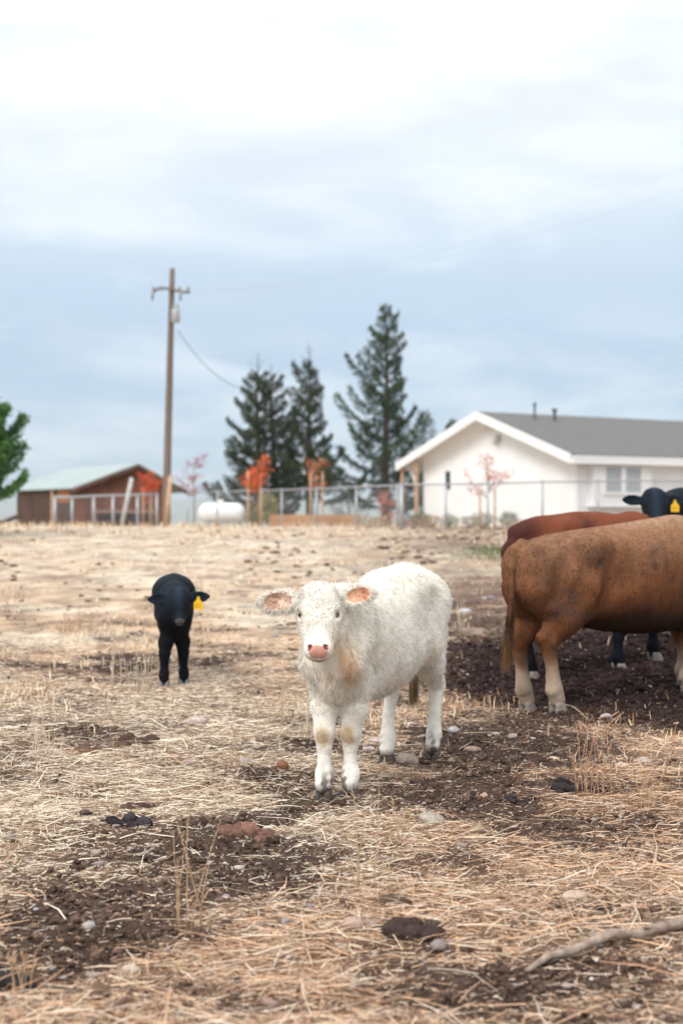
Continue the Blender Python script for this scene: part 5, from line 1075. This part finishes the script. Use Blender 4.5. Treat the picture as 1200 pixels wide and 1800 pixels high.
young(452, 47, 2.35, .55, [(.80, .15, .05), (.72, .22, .07), (.62, .12, .05)], 1000, 'bright orange red young tree staked beside the propane tank', ((436, 828), (458, 832)), h0=.5)
young(557, 49, 2.4, .55, [(.52, .20, .08), (.44, .16, .08), (.55, .25, .11)], 560, 'thin orange brown young tree staked above the raised bed', ((546, 829), (567, 829)), h0=.55)
young(856, 43, 2.5, .95, [(.62, .18, .10), (.66, .13, .06), (.55, .24, .16)], 380, 'sparse red leaved young tree before the white gable wall', ((843, 858), (869, 860)), h0=.42)
young(262, 60, 2.3, .65, [(.62, .10, .05), (.66, .16, .07)], 900, 'red young tree in front of the barn', ((252, 862), (266, 858)), h0=.5)
young(341, 58, 2.9, .75, [(.42, .10, .12), (.48, .14, .16), (.36, .09, .10)], 520, 'loose dusky red young tree between the utility pole and propane tank', (), h0=.35)
young(680, 50, 1.35, .50, [(.50, .17, .14), (.42, .14, .10), (.55, .24, .18)], 520, 'low dusty pink leaved shrub in front of the conifer trunk', (), h0=.15)

def shrub(p, Y_, w_, h_, c_, n, label, cat='shrub', name='shrub', asp=1.6, sz=.09, thin_=False):
    b = gp(p, Y_); rt = empty(name, b); tag(rt, label, cat); r = np.random.default_rng(int(p * 3)); k = r.normal(size=(n, 3)); k = unit(k) * r.uniform(.2, 1, (n, 1)) ** .5; P = k * np.array([w_ / 2, w_ / 2, h_ / 2]) * (1 + .25 * wob(k, 2.2, int(p))[:, 0:1]) + np.array([0, 0, h_ * .5])
    cc = np.array(c_)[None] * r.uniform(.5, 1.4, (n, 1)); mt = MB()
    for _ in range(7): a = r.uniform(0, 6.28); mt.tube([(0, 0, -.05), (math.cos(a) * w_ * .2, math.sin(a) * w_ * .2, h_ * .5), (math.cos(a) * w_ * .35, math.sin(a) * w_ * .35, h_ * .9)], [.012, .009, .004], 4, cap=False)
    mt.build('stems', material('shrub_stem', (.20, .14, .10)), rt, True); cards('leaves', P, r.uniform(.6, 1.3, n) * sz, cc, M_leaf, rt, asp=asp, upb=.6)
shrub(470, 56, .85, 1.35, (.30, .27, .12), 1500, 'olive yellow shrub between the propane tank and the raised bed')
shrub(446, 60, 1.0, 1.1, (.22, .20, .11), 900, 'grey green shrub partly behind the propane tank')
for a in [(742, 48, .8, .50, (.13, .16, .06), 700, 'rounded green shrub at the left foot of the white gable wall'), (893, 48, .75, .50, (.11, .17, .07), 700, 'small green shrub at the right foot of the white gable wall'),
          (758, 44, .9, .40, (.42, .26, .14), 500, 'rusty dry bush at the left foot of the gable wall'), (790, 45, .6, .45, (.22, .25, .13), 400, 'sage green shrub below the slim dark window'),
          (825, 46, .7, .40, (.40, .33, .27), 400, 'pale dry bush below the gable, left of the staked red tree'), (848, 44, .8, .50, (.40, .38, .22), 600, 'yellowish green shrub at the foot of the staked red tree'),
          (905, 42, .9, .32, (.44, .34, .24), 400, 'low tan dry bush right of the small green shrub by the gable'), (672, 43, .8, .40, (.46, .33, .22), 500, 'tan dry bush left of the thick fence corner post'),
          (640, 46, .9, .38, (.50, .40, .28), 500, 'pale dry bush at the right end of the raised bed'), (722, 41.5, .9, .30, (.36, .22, .16), 500, 'reddish dry bush just right of the thick fence corner post')]: shrub(*a, sz=.07, asp=2.5)

# ------------------------------------------------------------------ the air: one even box of haze (sky stays outside)
m_ = MB(); m_.box((-16500, -16500, -47.5), (16500, 16500, 175)); M_haze = bpy.data.materials.new('haze'); M_haze.use_nodes = True; t_ = M_haze.node_tree; t_.nodes.clear()
pv = t_.nodes.new('ShaderNodeVolumePrincipled'); pv.inputs['Density'].default_value = 2.0e-4; pv.inputs['Color'].default_value = (.84, .94, 1.0, 1); pv.inputs['Anisotropy'].default_value = 0.0
ou_ = t_.nodes.new('ShaderNodeOutputMaterial'); t_.links.new(pv.outputs[0], ou_.inputs['Volume'])
hz = m_.build('haze', M_haze); tag(hz, 'thin blue haze over the valley beyond the crest', 'haze', kind='stuff')
